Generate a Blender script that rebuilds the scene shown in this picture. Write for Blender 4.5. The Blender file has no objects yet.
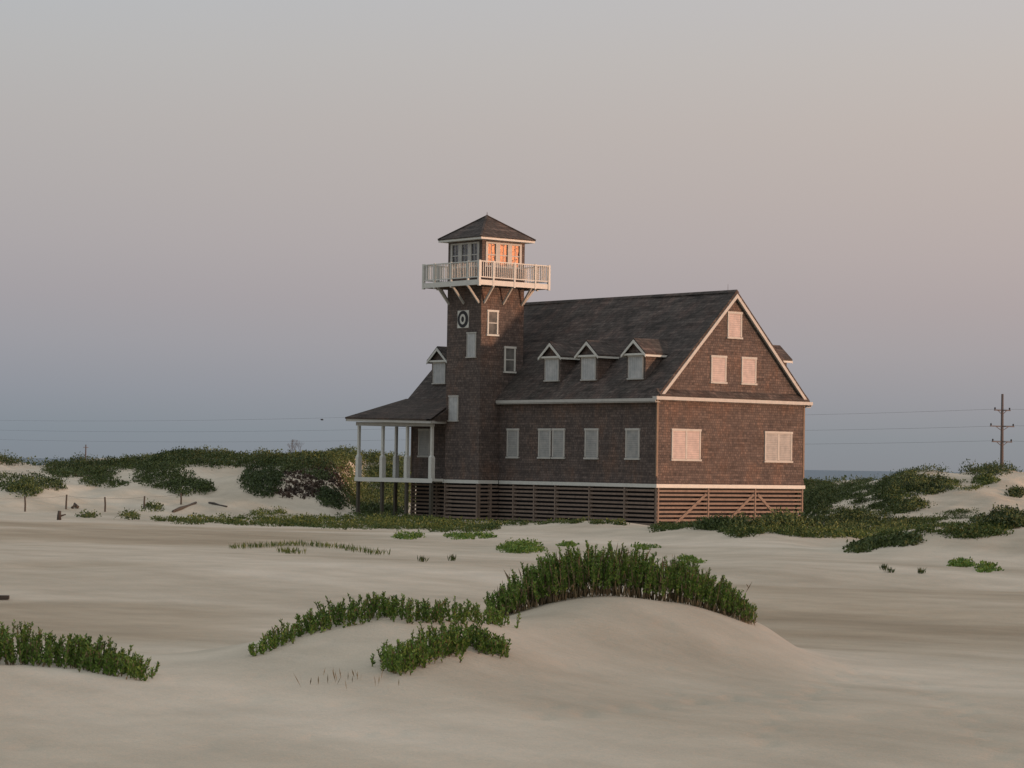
import bpy, bmesh, math, random
import numpy as np
from mathutils import Vector
random.seed(7); rng = np.random.default_rng(7)
sc = bpy.context.scene
col = sc.collection

# ------------------------------------------------------------------ camera
F, PITCH, ROLL, AZ = 2580.0, .03132, .01532, .88402
CX, CY, CZ = -96.06, -104.5, 3.23
fw = np.array([math.cos(AZ)*math.cos(PITCH), math.sin(AZ)*math.cos(PITCH), math.sin(PITCH)])
r0 = np.array([math.sin(AZ), -math.cos(AZ), 0.]); u0 = np.cross(r0, fw)
RR = math.cos(ROLL)*r0 + math.sin(ROLL)*u0
UU = -math.sin(ROLL)*r0 + math.cos(ROLL)*u0
cam_d = bpy.data.cameras.new('camera'); cam = bpy.data.objects.new('camera', cam_d); col.objects.link(cam)
from mathutils import Matrix
M3 = Matrix(((RR[0], UU[0], -fw[0]), (RR[1], UU[1], -fw[1]), (RR[2], UU[2], -fw[2])))
cam.matrix_world = Matrix.Translation((CX, CY, CZ)) @ M3.to_4x4()
cam_d.sensor_width = 36.0; cam_d.lens = F*36.0/1024.0
cam_d.clip_start = .5; cam_d.clip_end = 40000
sc.camera = cam
sc.render.resolution_x = 1024; sc.render.resolution_y = 768

# ------------------------------------------------------------------ light
SUN_EL = math.radians(1.35)
SUN_A = math.radians(15)            # from -Y towards +X
sd = Vector((math.sin(SUN_A)*math.cos(SUN_EL), -math.cos(SUN_A)*math.cos(SUN_EL), math.sin(SUN_EL)))
sl = bpy.data.lights.new('sun', 'SUN'); sl.energy = 2.0; sl.angle = math.radians(1.8); sl.color = (1.0, .62, .42)
sl.energy = 2.6
so = bpy.data.objects.new('sun', sl); col.objects.link(so)
so.rotation_euler = sd.to_track_quat('Z', 'Y').to_euler()

w = bpy.data.worlds.new('World'); sc.world = w; w.use_nodes = True
nt = w.node_tree; nt.nodes.clear()
def N(t, **k):
    n = nt.nodes.new(t)
    for a, b in k.items(): setattr(n, a, b)
    return n
L = lambda a, b: nt.links.new(a, b)
out = N('ShaderNodeOutputWorld')
sky = N('ShaderNodeTexSky', sky_type='NISHITA', sun_disc=False)
sky.sun_elevation = SUN_EL
sky.sun_rotation = math.pi - SUN_A
sky.air_density = 1.2; sky.dust_density = 3.0; sky.ozone_density = 1.5
bg1 = N('ShaderNodeBackground'); bg1.inputs[1].default_value = .008
L(sky.outputs[0], bg1.inputs[0])
tc = N('ShaderNodeTexCoord'); sep = N('ShaderNodeSeparateXYZ'); L(tc.outputs['Generated'], sep.inputs[0])
ramp = N('ShaderNodeValToRGB'); L(sep.outputs[2], ramp.inputs[0])
cr = ramp.color_ramp
def lin(c): return tuple((v/255/12.92 if v <= 10 else ((v/255+.055)/1.055)**2.4) for v in c)
SKY = [(0.0, (127,134,142)), (.012, (131,139,147)), (.027, (142,146,154)), (.045, (153,153,159)), (.064, (161,157,161)), (.083, (168,163,165)),
       (.105, (173,168,168)), (.13, (177,173,172)), (.155, (179,178,178)), (.178, (179,181,184)), (.5, (192,198,204)), (1.0, (196,204,214))]
SKYK = .99
while len(cr.elements) < len(SKY): cr.elements.new(.5)
for e, (p, c) in zip(cr.elements, SKY):
    e.position = p; e.color = (*lin(c), 1)
bg2 = N('ShaderNodeBackground'); bg2.inputs[1].default_value = SKYK; 
# the sunset side of the sky is warmer and brighter than the other
dr = N('ShaderNodeVectorMath', operation='DOT_PRODUCT'); L(tc.outputs['Generated'], dr.inputs[0]); dr.inputs[1].default_value = (math.sin(AZ), -math.cos(AZ), 0)
mr = N('ShaderNodeMapRange'); mr.inputs[1].default_value = -.19; mr.inputs[2].default_value = .21; L(dr.outputs['Value'], mr.inputs[0])
wm = N('ShaderNodeMix', data_type='RGBA', blend_type='MULTIPLY'); L(mr.outputs[0], wm.inputs[0]); L(ramp.outputs[0], wm.inputs[6]); wm.inputs[7].default_value = (1.16, 1.07, 1.01, 1)
L(wm.outputs[2], bg2.inputs[0])
# warm glow round the low sun, on the far side of the view
dot = N('ShaderNodeVectorMath', operation='DOT_PRODUCT'); L(tc.outputs['Generated'], dot.inputs[0]); dot.inputs[1].default_value = Vector((math.sin(math.radians(36)), -math.cos(math.radians(36)), .045)).normalized()
mx = N('ShaderNodeMath', operation='MAXIMUM'); L(dot.outputs['Value'], mx.inputs[0]); mx.inputs[1].default_value = 0
pw = N('ShaderNodeMath', operation='POWER'); L(mx.outputs[0], pw.inputs[0]); pw.inputs[1].default_value = 40
bg3 = N('ShaderNodeBackground'); bg3.inputs[0].default_value = (1, .27, .07, 1)
gm = N('ShaderNodeMath', operation='MULTIPLY'); L(pw.outputs[0], gm.inputs[0]); gm.inputs[1].default_value = 9.0; L(gm.outputs[0], bg3.inputs[1])
pw2 = N('ShaderNodeMath', operation='POWER'); L(mx.outputs[0], pw2.inputs[0]); pw2.inputs[1].default_value = 3
gm2 = N('ShaderNodeMath', operation='MULTIPLY'); L(pw2.outputs[0], gm2.inputs[0]); gm2.inputs[1].default_value = .3
bg4 = N('ShaderNodeBackground'); bg4.inputs[0].default_value = (1, .80, .66, 1); L(gm2.outputs[0], bg4.inputs[1])
a1 = N('ShaderNodeAddShader'); a2 = N('ShaderNodeAddShader'); a3 = N('ShaderNodeAddShader')
L(bg1.outputs[0], a1.inputs[0]); L(bg2.outputs[0], a1.inputs[1]); L(a1.outputs[0], a2.inputs[0]); L(bg3.outputs[0], a2.inputs[1])
L(a2.outputs[0], a3.inputs[0]); L(bg4.outputs[0], a3.inputs[1]); L(a3.outputs[0], out.inputs[0])
sc.view_settings.view_transform = 'Standard'; sc.view_settings.look = 'None'
sc.view_settings.exposure = 0.06; sc.view_settings.gamma = 1.0; sc.view_settings.use_curve_mapping = False

# ------------------------------------------------------------------ materials
def mat(name):
    m = bpy.data.materials.new(name); m.use_nodes = True
    t = m.node_tree; b = t.nodes['Principled BSDF']
    return m, t, b
def nn(t, ty, **k):
    n = t.nodes.new(ty)
    for a, b in k.items(): setattr(n, a, b)
    return n
def ramp_node(t, src, stops):
    r = nn(t, 'ShaderNodeValToRGB'); t.links.new(src, r.inputs[0])
    e = r.color_ramp.elements
    while len(e) < len(stops): e.new(.5)
    for x, (p, c) in zip(e, stops): x.position = p; x.color = (*c, 1)
    return r
def noise(t, vec, scale, detail=4, rough=.55):
    n = nn(t, 'ShaderNodeTexNoise'); n.inputs['Scale'].default_value = scale; n.inputs['Detail'].default_value = detail
    n.inputs['Roughness'].default_value = rough
    if vec is not None: t.links.new(vec, n.inputs['Vector'])
    return n
def mul(t, a, b, fac=1.0):
    m = nn(t, 'ShaderNodeMix', data_type='RGBA', blend_type='MULTIPLY'); m.inputs[0].default_value = fac
    t.links.new(a, m.inputs[6]); t.links.new(b, m.inputs[7]); return m.outputs[2]

def shingle_mat(name, c1, c2, patch, row=.14, wid=.16, rough=.9, warp=.05, course=.22):
    m, t, b = mat(name)
    g = nn(t, 'ShaderNodeNewGeometry'); s = nn(t, 'ShaderNodeSeparateXYZ'); t.links.new(g.outputs['Position'], s.inputs[0])
    ad = nn(t, 'ShaderNodeMath', operation='ADD'); t.links.new(s.outputs[0], ad.inputs[0]); t.links.new(s.outputs[1], ad.inputs[1])
    wn = noise(t, g.outputs['Position'], 1.3, 2)
    wz = nn(t, 'ShaderNodeMath', operation='MULTIPLY_ADD'); t.links.new(wn.outputs[0], wz.inputs[0]); wz.inputs[1].default_value = warp; t.links.new(s.outputs[2], wz.inputs[2])
    cb = nn(t, 'ShaderNodeCombineXYZ'); t.links.new(ad.outputs[0], cb.inputs[0]); t.links.new(wz.outputs[0], cb.inputs[1])
    br = nn(t, 'ShaderNodeTexBrick', offset=.37, offset_frequency=3, squash=1.3, squash_frequency=5)
    br.inputs['Scale'].default_value = 1.0; br.inputs['Brick Width'].default_value = wid; br.inputs['Row Height'].default_value = row
    br.inputs['Mortar Size'].default_value = .012; br.inputs['Mortar Smooth'].default_value = .3; br.inputs['Bias'].default_value = 0.0
    br.inputs['Color1'].default_value = (*c1, 1); br.inputs['Color2'].default_value = (*c2, 1)
    br.inputs['Mortar'].default_value = (*[v*.45 for v in c1], 1)
    t.links.new(cb.outputs[0], br.inputs['Vector'])
    # broad weather stains, streaked downwards
    mp = nn(t, 'ShaderNodeMapping'); mp.inputs['Scale'].default_value = (1, 1, .45); t.links.new(g.outputs['Position'], mp.inputs[0])
    n1 = noise(t, mp.outputs[0], .9, 5, .65)
    r1 = ramp_node(t, n1.outputs[0], [(.30, patch[0]), (.5, (1, 1, 1)), (.70, patch[1])])
    n2 = noise(t, g.outputs['Position'], 6.0, 4, .7)
    r2 = ramp_node(t, n2.outputs[0], [(.3, (.72, .72, .72)), (.7, (1.25, 1.25, 1.25))])
    dv = nn(t, 'ShaderNodeMath', operation='DIVIDE'); t.links.new(wz.outputs[0], dv.inputs[0]); dv.inputs[1].default_value = row
    flr = nn(t, 'ShaderNodeMath', operation='FLOOR'); t.links.new(dv.outputs[0], flr.inputs[0])
    f7 = nn(t, 'ShaderNodeMath', operation='MULTIPLY'); t.links.new(flr.outputs[0], f7.inputs[0]); f7.inputs[1].default_value = 7.31
    cc = nn(t, 'ShaderNodeCombineXYZ'); t.links.new(ad.outputs[0], cc.inputs[0]); t.links.new(f7.outputs[0], cc.inputs[1])
    n5 = noise(t, cc.outputs[0], .55, 3, .6); r5 = ramp_node(t, n5.outputs[0], [(.3, (1-course,)*3), (.7, (1+course,)*3)])
    c = mul(t, br.outputs['Color'], r1.outputs[0]); c = mul(t, c, r2.outputs[0]); c = mul(t, c, r5.outputs[0])
    t.links.new(c, b.inputs['Base Color']); b.inputs['Roughness'].default_value = rough
    b.inputs['Specular IOR Level'].default_value = .25
    sub = nn(t, 'ShaderNodeMath', operation='SUBTRACT'); sub.inputs[0].default_value = 1; t.links.new(br.outputs['Fac'], sub.inputs[1])
    ad2 = nn(t, 'ShaderNodeMath', operation='MULTIPLY_ADD'); t.links.new(n2.outputs[0], ad2.inputs[0]); ad2.inputs[1].default_value = .6; t.links.new(sub.outputs[0], ad2.inputs[2])
    bp = nn(t, 'ShaderNodeBump'); bp.inputs['Strength'].default_value = .6; bp.inputs['Distance'].default_value = .02
    t.links.new(ad2.outputs[0], bp.inputs['Height']); t.links.new(bp.outputs[0], b.inputs['Normal'])
    return m

M = {}
M['wall'] = shingle_mat('wall_shingles', (.142, .113, .098), (.086, .071, .064), ((.78, .80, .84), (1.35, 1.12, .98)))
M['roof'] = shingle_mat('roof_shingles', (.098, .082, .071), (.056, .048, .043), ((.75, .8, .8), (1.45, 1.25, 1.2)), row=.15, wid=.17, course=.5)
M['porchroof'] = shingle_mat('porch_roof_shingles', (.088, .068, .056), (.058, .047, .041), ((.8, .85, .8), (1.4, 1.25, 1.1)), row=.075, wid=.17, course=.4)

def wood_mat(name, c, var=.15, rough=.75, grain=3.0, spec=.3):
    m, t, b = mat(name)
    g = nn(t, 'ShaderNodeNewGeometry')
    n1 = noise(t, g.outputs['Position'], grain, 5, .7)
    r = ramp_node(t, n1.outputs[0], [(.25, tuple(v*(1-var) for v in c)), (.5, c), (.75, tuple(min(1, v*(1+var*.6)) for v in c))])
    n2 = noise(t, g.outputs['Position'], 22.0, 3, .6)
    r2 = ramp_node(t, n2.outputs[0], [(.35, (.82, .82, .8)), (.6, (1, 1, 1))])
    t.links.new(mul(t, r.outputs[0], r2.outputs[0], min(1, var*4)), b.inputs['Base Color'])
    b.inputs['Roughness'].default_value = rough; b.inputs['Specular IOR Level'].default_value = spec
    return m
M['white'] = wood_mat('white_paint', (.56, .57, .53), .12, .6)
M['trim'] = wood_mat('weathered_white_paint', (.44, .44, .41), .16, .65)
M['cornerboard'] = wood_mat('tan_corner_board', (.20, .15, .11), .2)
M['slat'] = wood_mat('grey_brown_timber', (.21, .162, .13), .3, .85)
M['pile'] = wood_mat('dark_treated_timber', (.085, .078, .062), .3, .85)
M['dark'] = wood_mat('dark_interior', (.012, .012, .014), .1, .9)  # near-black colour standing in for shade
M['fencewood'] = wood_mat('driftwood_grey', (.075, .065, .055), .3, .9)
M['polewood'] = wood_mat('pole_timber', (.10, .085, .08), .25, .9)
M['black'] = wood_mat('black_paint', (.02, .022, .025), .1, .6)
def board_mat(name, c, vertical=True, pitch=.14):
    m, t, b = mat(name)
    g = nn(t, 'ShaderNodeNewGeometry'); s = nn(t, 'ShaderNodeSeparateXYZ'); t.links.new(g.outputs['Position'], s.inputs[0])
    if vertical:
        a = nn(t, 'ShaderNodeMath', operation='ADD'); t.links.new(s.outputs[0], a.inputs[0]); t.links.new(s.outputs[1], a.inputs[1]); src = a.outputs[0]
    else: src = s.outputs[2]
    d = nn(t, 'ShaderNodeMath', operation='DIVIDE'); t.links.new(src, d.inputs[0]); d.inputs[1].default_value = pitch
    fr = nn(t, 'ShaderNodeMath', operation='FRACT'); t.links.new(d.outputs[0], fr.inputs[0])
    r = ramp_node(t, fr.outputs[0], [(0, tuple(v*.45 for v in c)), (.12, c), (.9, c), (1, tuple(v*.55 for v in c))])
    n1 = noise(t, g.outputs['Position'], 2.6, 4, .6)
    r2 = ramp_node(t, n1.outputs[0], [(.3, (.75, .77, .78)), (.7, (1.15, 1.12, 1.1))])
    t.links.new(mul(t, r.outputs[0], r2.outputs[0]), b.inputs['Base Color']); b.inputs['Roughness'].default_value = .6
    return m
M['shutter'] = board_mat('louvred_shutter_boards', (.30, .31, .30), False, .105)
M['shutterlight'] = board_mat('pale_shutter_boards', (.42, .44, .44), True, .16)
M['shuttersunlit'] = board_mat('sunlit_tint_shutter_boards', (.42, .36, .34), False, .12)  # pink of the low sun put into the gable shutter colour
def glass_mat():
    m, t, b = mat('window_glass')
    b.inputs['Base Color'].default_value = (.02, .022, .025, 1); b.inputs['Roughness'].default_value = .04
    b.inputs['IOR'].default_value = 1.9; b.inputs['Specular IOR Level'].default_value = .6
    g = nn(t, 'ShaderNodeNewGeometry'); n1 = noise(t, g.outputs['Position'], 3.5, 2)
    bp = nn(t, 'ShaderNodeBump'); bp.inputs['Strength'].default_value = .5; bp.inputs['Distance'].default_value = .06
    t.links.new(n1.outputs[0], bp.inputs['Height']); t.links.new(bp.outputs[0], b.inputs['Normal'])
    return m
M['glass'] = glass_mat()

def dim_mat():
    m, t, b = mat('dim_grey_glass'); b.inputs['Roughness'].default_value = .12; b.inputs['IOR'].default_value = 1.6
    g = nn(t, 'ShaderNodeNewGeometry'); n1 = noise(t, g.outputs['Position'], 2.2, 3)
    r = ramp_node(t, n1.outputs[0], [(.3, (.07, .07, .068)), (.6, (.15, .15, .14))]); t.links.new(r.outputs[0], b.inputs['Base Color']); return m  # pane colour is a mottled mid grey
M['dimglass'] = dim_mat()
def leaf_mat(name, dark, mid, light, trans=.25):
    m, t, b = mat(name)
    g = nn(t, 'ShaderNodeNewGeometry')
    r = ramp_node(t, g.outputs['Random Per Island'], [(0, dark), (.5, mid), (.9, light), (1, tuple(v*1.1 for v in light))])
    n1 = noise(t, g.outputs['Position'], .7, 4, .6)
    r2 = ramp_node(t, n1.outputs[0], [(.3, (.7, .75, .7)), (.7, (1.25, 1.2, 1.1))])
    t.links.new(mul(t, r.outputs[0], r2.outputs[0]), b.inputs['Base Color'])
    b.inputs['Roughness'].default_value = .6; b.inputs['Specular IOR Level'].default_value = .25
    return m
M['leaf'] = leaf_mat('seashore_shrub_leaves', (.055, .115, .020), (.115, .20, .034), (.19, .28, .065))
M['scrub'] = leaf_mat('dune_scrub_leaves', (.034, .054, .017), (.062, .092, .028), (.098, .128, .045))
M['scrubdark'] = leaf_mat('dark_thicket_leaves', (.025, .044, .016), (.046, .072, .025), (.072, .10, .036))
M['scrubbright'] = leaf_mat('low_green_cover_leaves', (.042, .070, .016), (.072, .108, .026), (.115, .145, .045))
M['yellowgrass'] = leaf_mat('pale_yellow_grass', (.06, .10, .025), (.11, .15, .04), (.16, .18, .06))
M['drygrass'] = leaf_mat('dry_tan_grass', (.12, .09, .055), (.20, .155, .095), (.27, .21, .13))
M['stem'] = leaf_mat('tan_woody_stems', (.10, .075, .045), (.19, .145, .09), (.30, .24, .15))
M['twig'] = leaf_mat('brown_twigs', (.035, .025, .02), (.07, .05, .04), (.11, .08, .065))

def sand_mat():
    m, t, b = mat('dune_sand')
    g = nn(t, 'ShaderNodeNewGeometry')
    # camera facing frame is not used: wind aligned stretch in world space
    mp = nn(t, 'ShaderNodeMapping'); mp.inputs['Rotation'].default_value = (0, 0, math.radians(38)); mp.inputs['Scale'].default_value = (.16, .035, .16)
    t.links.new(g.outputs['Position'], mp.inputs[0])
    n1 = noise(t, mp.outputs[0], 1.0, 6, .62)
    r1 = ramp_node(t, n1.outputs[0], [(.34, (.41, .358, .272)), (.47, (.488, .434, .338)), (.60, (.565, .508, .405)), (.75, (.625, .572, .470))])
    n2 = noise(t, g.outputs['Position'], .55, 6, .6)
    r2 = ramp_node(t, n2.outputs[0], [(.3, (.88, .88, .87)), (.7, (1.08, 1.07, 1.06))])
    n3 = noise(t, g.outputs['Position'], 60, 3, .8)
    r3 = ramp_node(t, n3.outputs[0], [(.3, (.86, .86, .86)), (.7, (1.1, 1.1, 1.1))])
    c = mul(t, r1.outputs[0], r2.outputs[0]); c = mul(t, c, r3.outputs[0])
    at_ = nn(t, 'ShaderNodeAttribute', attribute_name='darker_sand')  # vertex mask that darkens the sand colour
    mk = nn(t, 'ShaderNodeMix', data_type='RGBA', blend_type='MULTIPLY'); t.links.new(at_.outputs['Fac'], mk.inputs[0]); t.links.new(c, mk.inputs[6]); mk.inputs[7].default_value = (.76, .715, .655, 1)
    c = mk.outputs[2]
    t.links.new(c, b.inputs['Base Color']); b.inputs['Roughness'].default_value = .95; b.inputs['Specular IOR Level'].default_value = .1
    # ripples + scuffs
    wv = nn(t, 'ShaderNodeTexWave', wave_type='BANDS', bands_direction='X'); wv.inputs['Scale'].default_value = 1.6
    wv.inputs['Distortion'].default_value = 9; wv.inputs['Detail'].default_value = 3; wv.inputs['Detail Scale'].default_value = 1.2
    mp2 = nn(t, 'ShaderNodeMapping'); mp2.inputs['Rotation'].default_value = (0, 0, math.radians(-42)); t.links.new(g.outputs['Position'], mp2.inputs[0]); t.links.new(mp2.outputs[0], wv.inputs[0])
    n4 = noise(t, g.outputs['Position'], 3.2, 5, .65)
    mm = nn(t, 'ShaderNodeMath', operation='MULTIPLY_ADD'); t.links.new(wv.outputs['Fac'], mm.inputs[0]); mm.inputs[1].default_value = .10; t.links.new(n4.outputs[0], mm.inputs[2])
    bp = nn(t, 'ShaderNodeBump'); bp.inputs['Strength'].default_value = .5; bp.inputs['Distance'].default_value = .09
    t.links.new(mm.outputs[0], bp.inputs['Height']); t.links.new(bp.outputs[0], b.inputs['Normal'])
    return m
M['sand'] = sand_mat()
def sea_mat():
    m, t, b = mat('sea_water'); b.inputs['Base Color'].default_value = (.19, .235, .27, 1); b.inputs['Roughness'].default_value = .8; b.inputs['Specular IOR Level'].default_value = .05
    g = nn(t, 'ShaderNodeNewGeometry'); n1 = noise(t, g.outputs['Position'], .25, 4)
    bp = nn(t, 'ShaderNodeBump'); bp.inputs['Strength'].default_value = .6; bp.inputs['Distance'].default_value = .5
    t.links.new(n1.outputs[0], bp.inputs['Height']); t.links.new(bp.outputs[0], b.inputs['Normal'])
    return m
M['sea'] = sea_mat()

# ------------------------------------------------------------------ mesh helpers
class MB:
    def __init__(s): s.v = []; s.f = []; s.m = []
    def box(s, x0, x1, y0, y1, z0, z1, m=0):
        n = len(s.v)
        s.v += [(x0,y0,z0),(x1,y0,z0),(x1,y1,z0),(x0,y1,z0),(x0,y0,z1),(x1,y0,z1),(x1,y1,z1),(x0,y1,z1)]
        for q in ((0,3,2,1),(4,5,6,7),(0,1,5,4),(1,2,6,5),(2,3,7,6),(3,0,4,7)): s.f.append([n+i for i in q]); s.m.append(m)
        return s
    def bar(s, a, b, w, h=None, m=0, up=(0,0,1)):
        h = h or w; a = Vector(a); b = Vector(b); d = (b-a).normalized(); up = Vector(up)
        if abs(d.dot(up)) > .98: up = Vector((1,0,0))
        r = d.cross(up).normalized(); u = r.cross(d); n = len(s.v)
        for p in (a, b):
            for i, j in ((-1,-1),(1,-1),(1,1),(-1,1)): s.v.append(tuple(p + r*(i*w/2) + u*(j*h/2)))
        for q in ((0,3,2,1),(4,5,6,7),(0,1,5,4),(1,2,6,5),(2,3,7,6),(3,0,4,7)): s.f.append([n+i for i in q]); s.m.append(m)
        return s
    def tube(s, pts, rads, seg=8, m=0):
        n = len(s.v); P = [Vector(p) for p in pts]
        for i, p in enumerate(P):
            d = (P[min(i+1, len(P)-1)] - P[max(i-1, 0)]).normalized()
            a = Vector((1,0,0)) if abs(d.x) < .8 else Vector((0,1,0))
            r = d.cross(a).normalized(); u = r.cross(d)
            for k in range(seg):
                t = 2*math.pi*k/seg; s.v.append(tuple(p + (r*math.cos(t) + u*math.sin(t))*rads[i]))
        for i in range(len(P)-1):
            for k in range(seg):
                k2 = (k+1) % seg; s.f.append([n+i*seg+k, n+i*seg+k2, n+(i+1)*seg+k2, n+(i+1)*seg+k]); s.m.append(m)
        s.f.append([n+k for k in range(seg)][::-1]); s.m.append(m)
        s.f.append([n+(len(P)-1)*seg+k for k in range(seg)]); s.m.append(m)
        return s
    def prism(s, poly, off, m=0):       # poly: 3D points, off: extrusion vector
        n = len(s.v); k = len(poly); off = Vector(off)
        s.v += [tuple(p) for p in poly] + [tuple(Vector(p)+off) for p in poly]
        s.f.append([n+i for i in range(k)]); s.m.append(m); s.f.append([n+k+i for i in range(k)][::-1]); s.m.append(m)
        for i in range(k):
            j = (i+1) % k; s.f.append([n+i, n+k+i, n+k+j, n+j]); s.m.append(m)
        return s
    def build(s, name, mats, parent=None, smooth=False, bevel=0):
        me = bpy.data.meshes.new(name); me.from_pydata(s.v, [], s.f)
        if not isinstance(mats, (list, tuple)): mats = [mats]
        for x in mats: me.materials.append(x)
        if len(mats) > 1: me.polygons.foreach_set('material_index', s.m)
        bm = bmesh.new(); bm.from_mesh(me); bmesh.ops.recalc_face_normals(bm, faces=bm.faces); bm.to_mesh(me); bm.free()
        if smooth: me.polygons.foreach_set('use_smooth', [True]*len(me.polygons))
        o = bpy.data.objects.new(name, me); col.objects.link(o)
        if parent:
            o.parent = parent
            pm = parent
            off = Vector((0,0,0))
            while pm: off += pm.location; pm = pm.parent
            o.location = -off
        if bevel:
            bv = o.modifiers.new('bevel', 'BEVEL'); bv.width = bevel; bv.segments = 2; bv.limit_method = 'ANGLE'
        return o
def tag(o, label=None, cat=None, group=None, kind=None):
    if label: o['label'] = label
    if cat: o['category'] = cat
    if group: o['group'] = group
    if kind: o['kind'] = kind
    return o
def empty(name, loc, label, cat, group=None):
    o = bpy.data.objects.new(name, None); col.objects.link(o); o.location = loc; o.empty_display_size = .3
    return tag(o, label, cat, group)

# ------------------------------------------------------------------ terrain
F2 = np.array([math.cos(AZ), math.sin(AZ)]); R2 = np.array([math.sin(AZ), -math.cos(AZ)])
_perm = np.random.default_rng(3).random((256, 256))
def vnoise(x, y):
    xi = np.floor(x).astype(int); yi = np.floor(y).astype(int); xf = x-xi; yf = y-yi
    xf = xf*xf*(3-2*xf); yf = yf*yf*(3-2*yf)
    g = lambda a, b: _perm[a % 256, b % 256]
    return (g(xi, yi)*(1-xf)+g(xi+1, yi)*xf)*(1-yf) + (g(xi, yi+1)*(1-xf)+g(xi+1, yi+1)*xf)*yf - .5
def fbm(x, y, o=4):
    s = 0; a = 1
    for i in range(o): s = s + a*vnoise(x*2**i+17*i, y*2**i+31*i); a *= .5
    return s
def sst(a, b, x):
    t = np.clip((x-a)/(b-a), 0, 1); return t*t*(3-2*t)
ZC = np.array([(-600,2.2),(-200,2.6),(0,2.45),(60,2.2),(100,2.5),(130,2.9),(165,3.35),(200,3.75),(330,3.75),(400,3.5),(470,3.0),(600,2.2),(806,1.7),(850,1.9),(880,2.2),(905,2.75),(960,2.85),(1000,3.15),(1060,3.0),(1300,2.5)])
# px, D, height, lateral sigma (m), near sigma (m), far sigma (m)
MOUNDS = [
 (612, 42.0, .68, 1.2, 2.7, 3.0), (545, 41.2, .36, 1.7, 3.6, 3.0), (700, 42.2, .50, .95, 2.4, 2.6), (757, 42.6, .24, .5, 1.3, 2.0), (430, 31, .16, 4.5, 6, 6),
 (385, 37.0, .52, 1.25, 2.6, 2.2), (300, 36.5, .22, 1.3, 2.6, 2.0), (450, 37, .22, 1.2, 4, 2.5),
 (40, 34.5, .24, 1.6, 3.4, 2.2), (-80, 34.5, .24, 1.6, 3.4, 2.2),
 (935, 97, .80, 1.9, 3.5, 4.5), (890, 93, .10, 2.0, 5, 5), (1020, 98, .58, 1.8, 5, 5), (790, 112, .30, 3.2, 4, 4), (850, 97, -.18, .8, 4, 5), (740, 131, -.32, 6, 6, 5), (900, 113, -.30, 5, 5, 6), (1010, 114, -.25, 4, 5, 6), (560, 134, -.2, 4, 4, 4), (1100, 95, .5, 3, 6, 6), (750, 114, .56, 3.6, 5, 4),
 (690, 124, .25, 3.5, 6, 6), (590, 122, .58, 2.4, 4, 5), (530, 126, .30, 2.8, 5, 5), (480, 122, .08, 3, 5, 5),
 (520, 108, .15, 5, 5, 5), (640, 100, .18, 5, 5, 5),
 (250, 75, .20, 6, 6, 6), (60, 90, .15, 8, 8, 6), (420, 85, .12, 8, 6, 6),
 (300, 166, 1.0, 3.4, 5, 8), (262, 164, .5, 1.6, 4, 6), (170, 168, .7, 3.0, 6, 8), (20, 165, .75, 3.0, 5, 8), (60, 163, .4, 2.0, 4, 6), (925, 172, .7, 3.0, 6, 8), (1015, 165, .6, 3, 8, 10),
]
def height_dl(d, l):
    d = np.asarray(d, float); l = np.asarray(l, float)
    px = 512 + F*l/np.maximum(d, 1e-3); px = np.where(d < 1, 512, px); px = np.clip(px, -600, 1300)
    z = -.12 + .22*fbm(d/19+3, l/23+7, 3)*sst(45, 75, np.abs(d)) + .05*fbm(d/5.0, l/6.5+2, 3)
    z = z + .34*(1-sst(26, 62, np.abs(d)))
    for (mx_, md, h, sl_, sn, sf) in MOUNDS:
        lc = (mx_-512)/F*md
        dd = d-md; s = np.where(dd < 0, sn, sf)
        wob = 1 + .5*fbm(d/2.5+mx_, l/2.5, 2)
        z = z + h*np.exp(-.5*(dd/s)**2 - .5*((l-lc)/(sl_*wob))**2)
    z = z + .28*sst(73, 78, d+.8*fbm(d/5, l/4, 3))*(1-sst(112, 130, d))*sst(620, 800, px)*np.where(d > 0, 1, 0)
    house = sst(330, 372, px)*(1-sst(800, 822, px))
    a = 152 + 22*house; b = 190 + 26*house
    zc = np.interp(px, ZC[:,0], ZC[:,1])
    rise = sst(a, b, d)
    z = z + rise*(zc + .0)*(1-.25*sst(215, 300, d)) * np.where(d > 0, 1, 0)
    z = z + sst(a, b, d)*1.1*fbm(d/16+9, l/9+4, 4)*(1-.6*sst(300, 600, d)) + sst(a-6, a+14, d)*.35*fbm(d/4+9, l/3.5+4, 3)*(1-sst(300, 500, d))
    # an added, unseen line of high dunes behind the viewer, on the sunset side, keeps the low sun off the near sand
    wx = CX + F2[0]*d + R2[0]*l; wy = CY + F2[1]*d + R2[1]*l
    z = z + 4.4*np.exp(-.5*((wy+152+.08*wx)/9)**2)*sst(-100, -88, wx)*(1-sst(6, 26, wx))*(1+.12*fbm(wx/12, wy/12, 2))
    far = sst(330, 620, np.abs(d)); z = z*(1-far) - 3.2*far*sst(450, 720, np.abs(d))
    return z
def height(x, y):
    x = np.asarray(x, float)-CX; y = np.asarray(y, float)-CY
    return height_dl(x*F2[0]+y*F2[1], x*R2[0]+y*R2[1])
def ray(px, py): return fw + (px-512)/F*RR - (py-384)/F*UU
_T = np.concatenate([np.arange(14, 130, .1), np.arange(130, 330, .25)])
_PX = np.arange(-160, 1161, 2.0)
_D0 = np.array([ray(p_, 480) for p_ in _PX])
_X = CX + _T[None]*_D0[:,0:1]; _Y = CY + _T[None]*_D0[:,1:2]
_H = height(_X, _Y)
_Dd = _T*float(_D0[0,0]*F2[0]+_D0[0,1]*F2[1])
_exact = height
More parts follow.
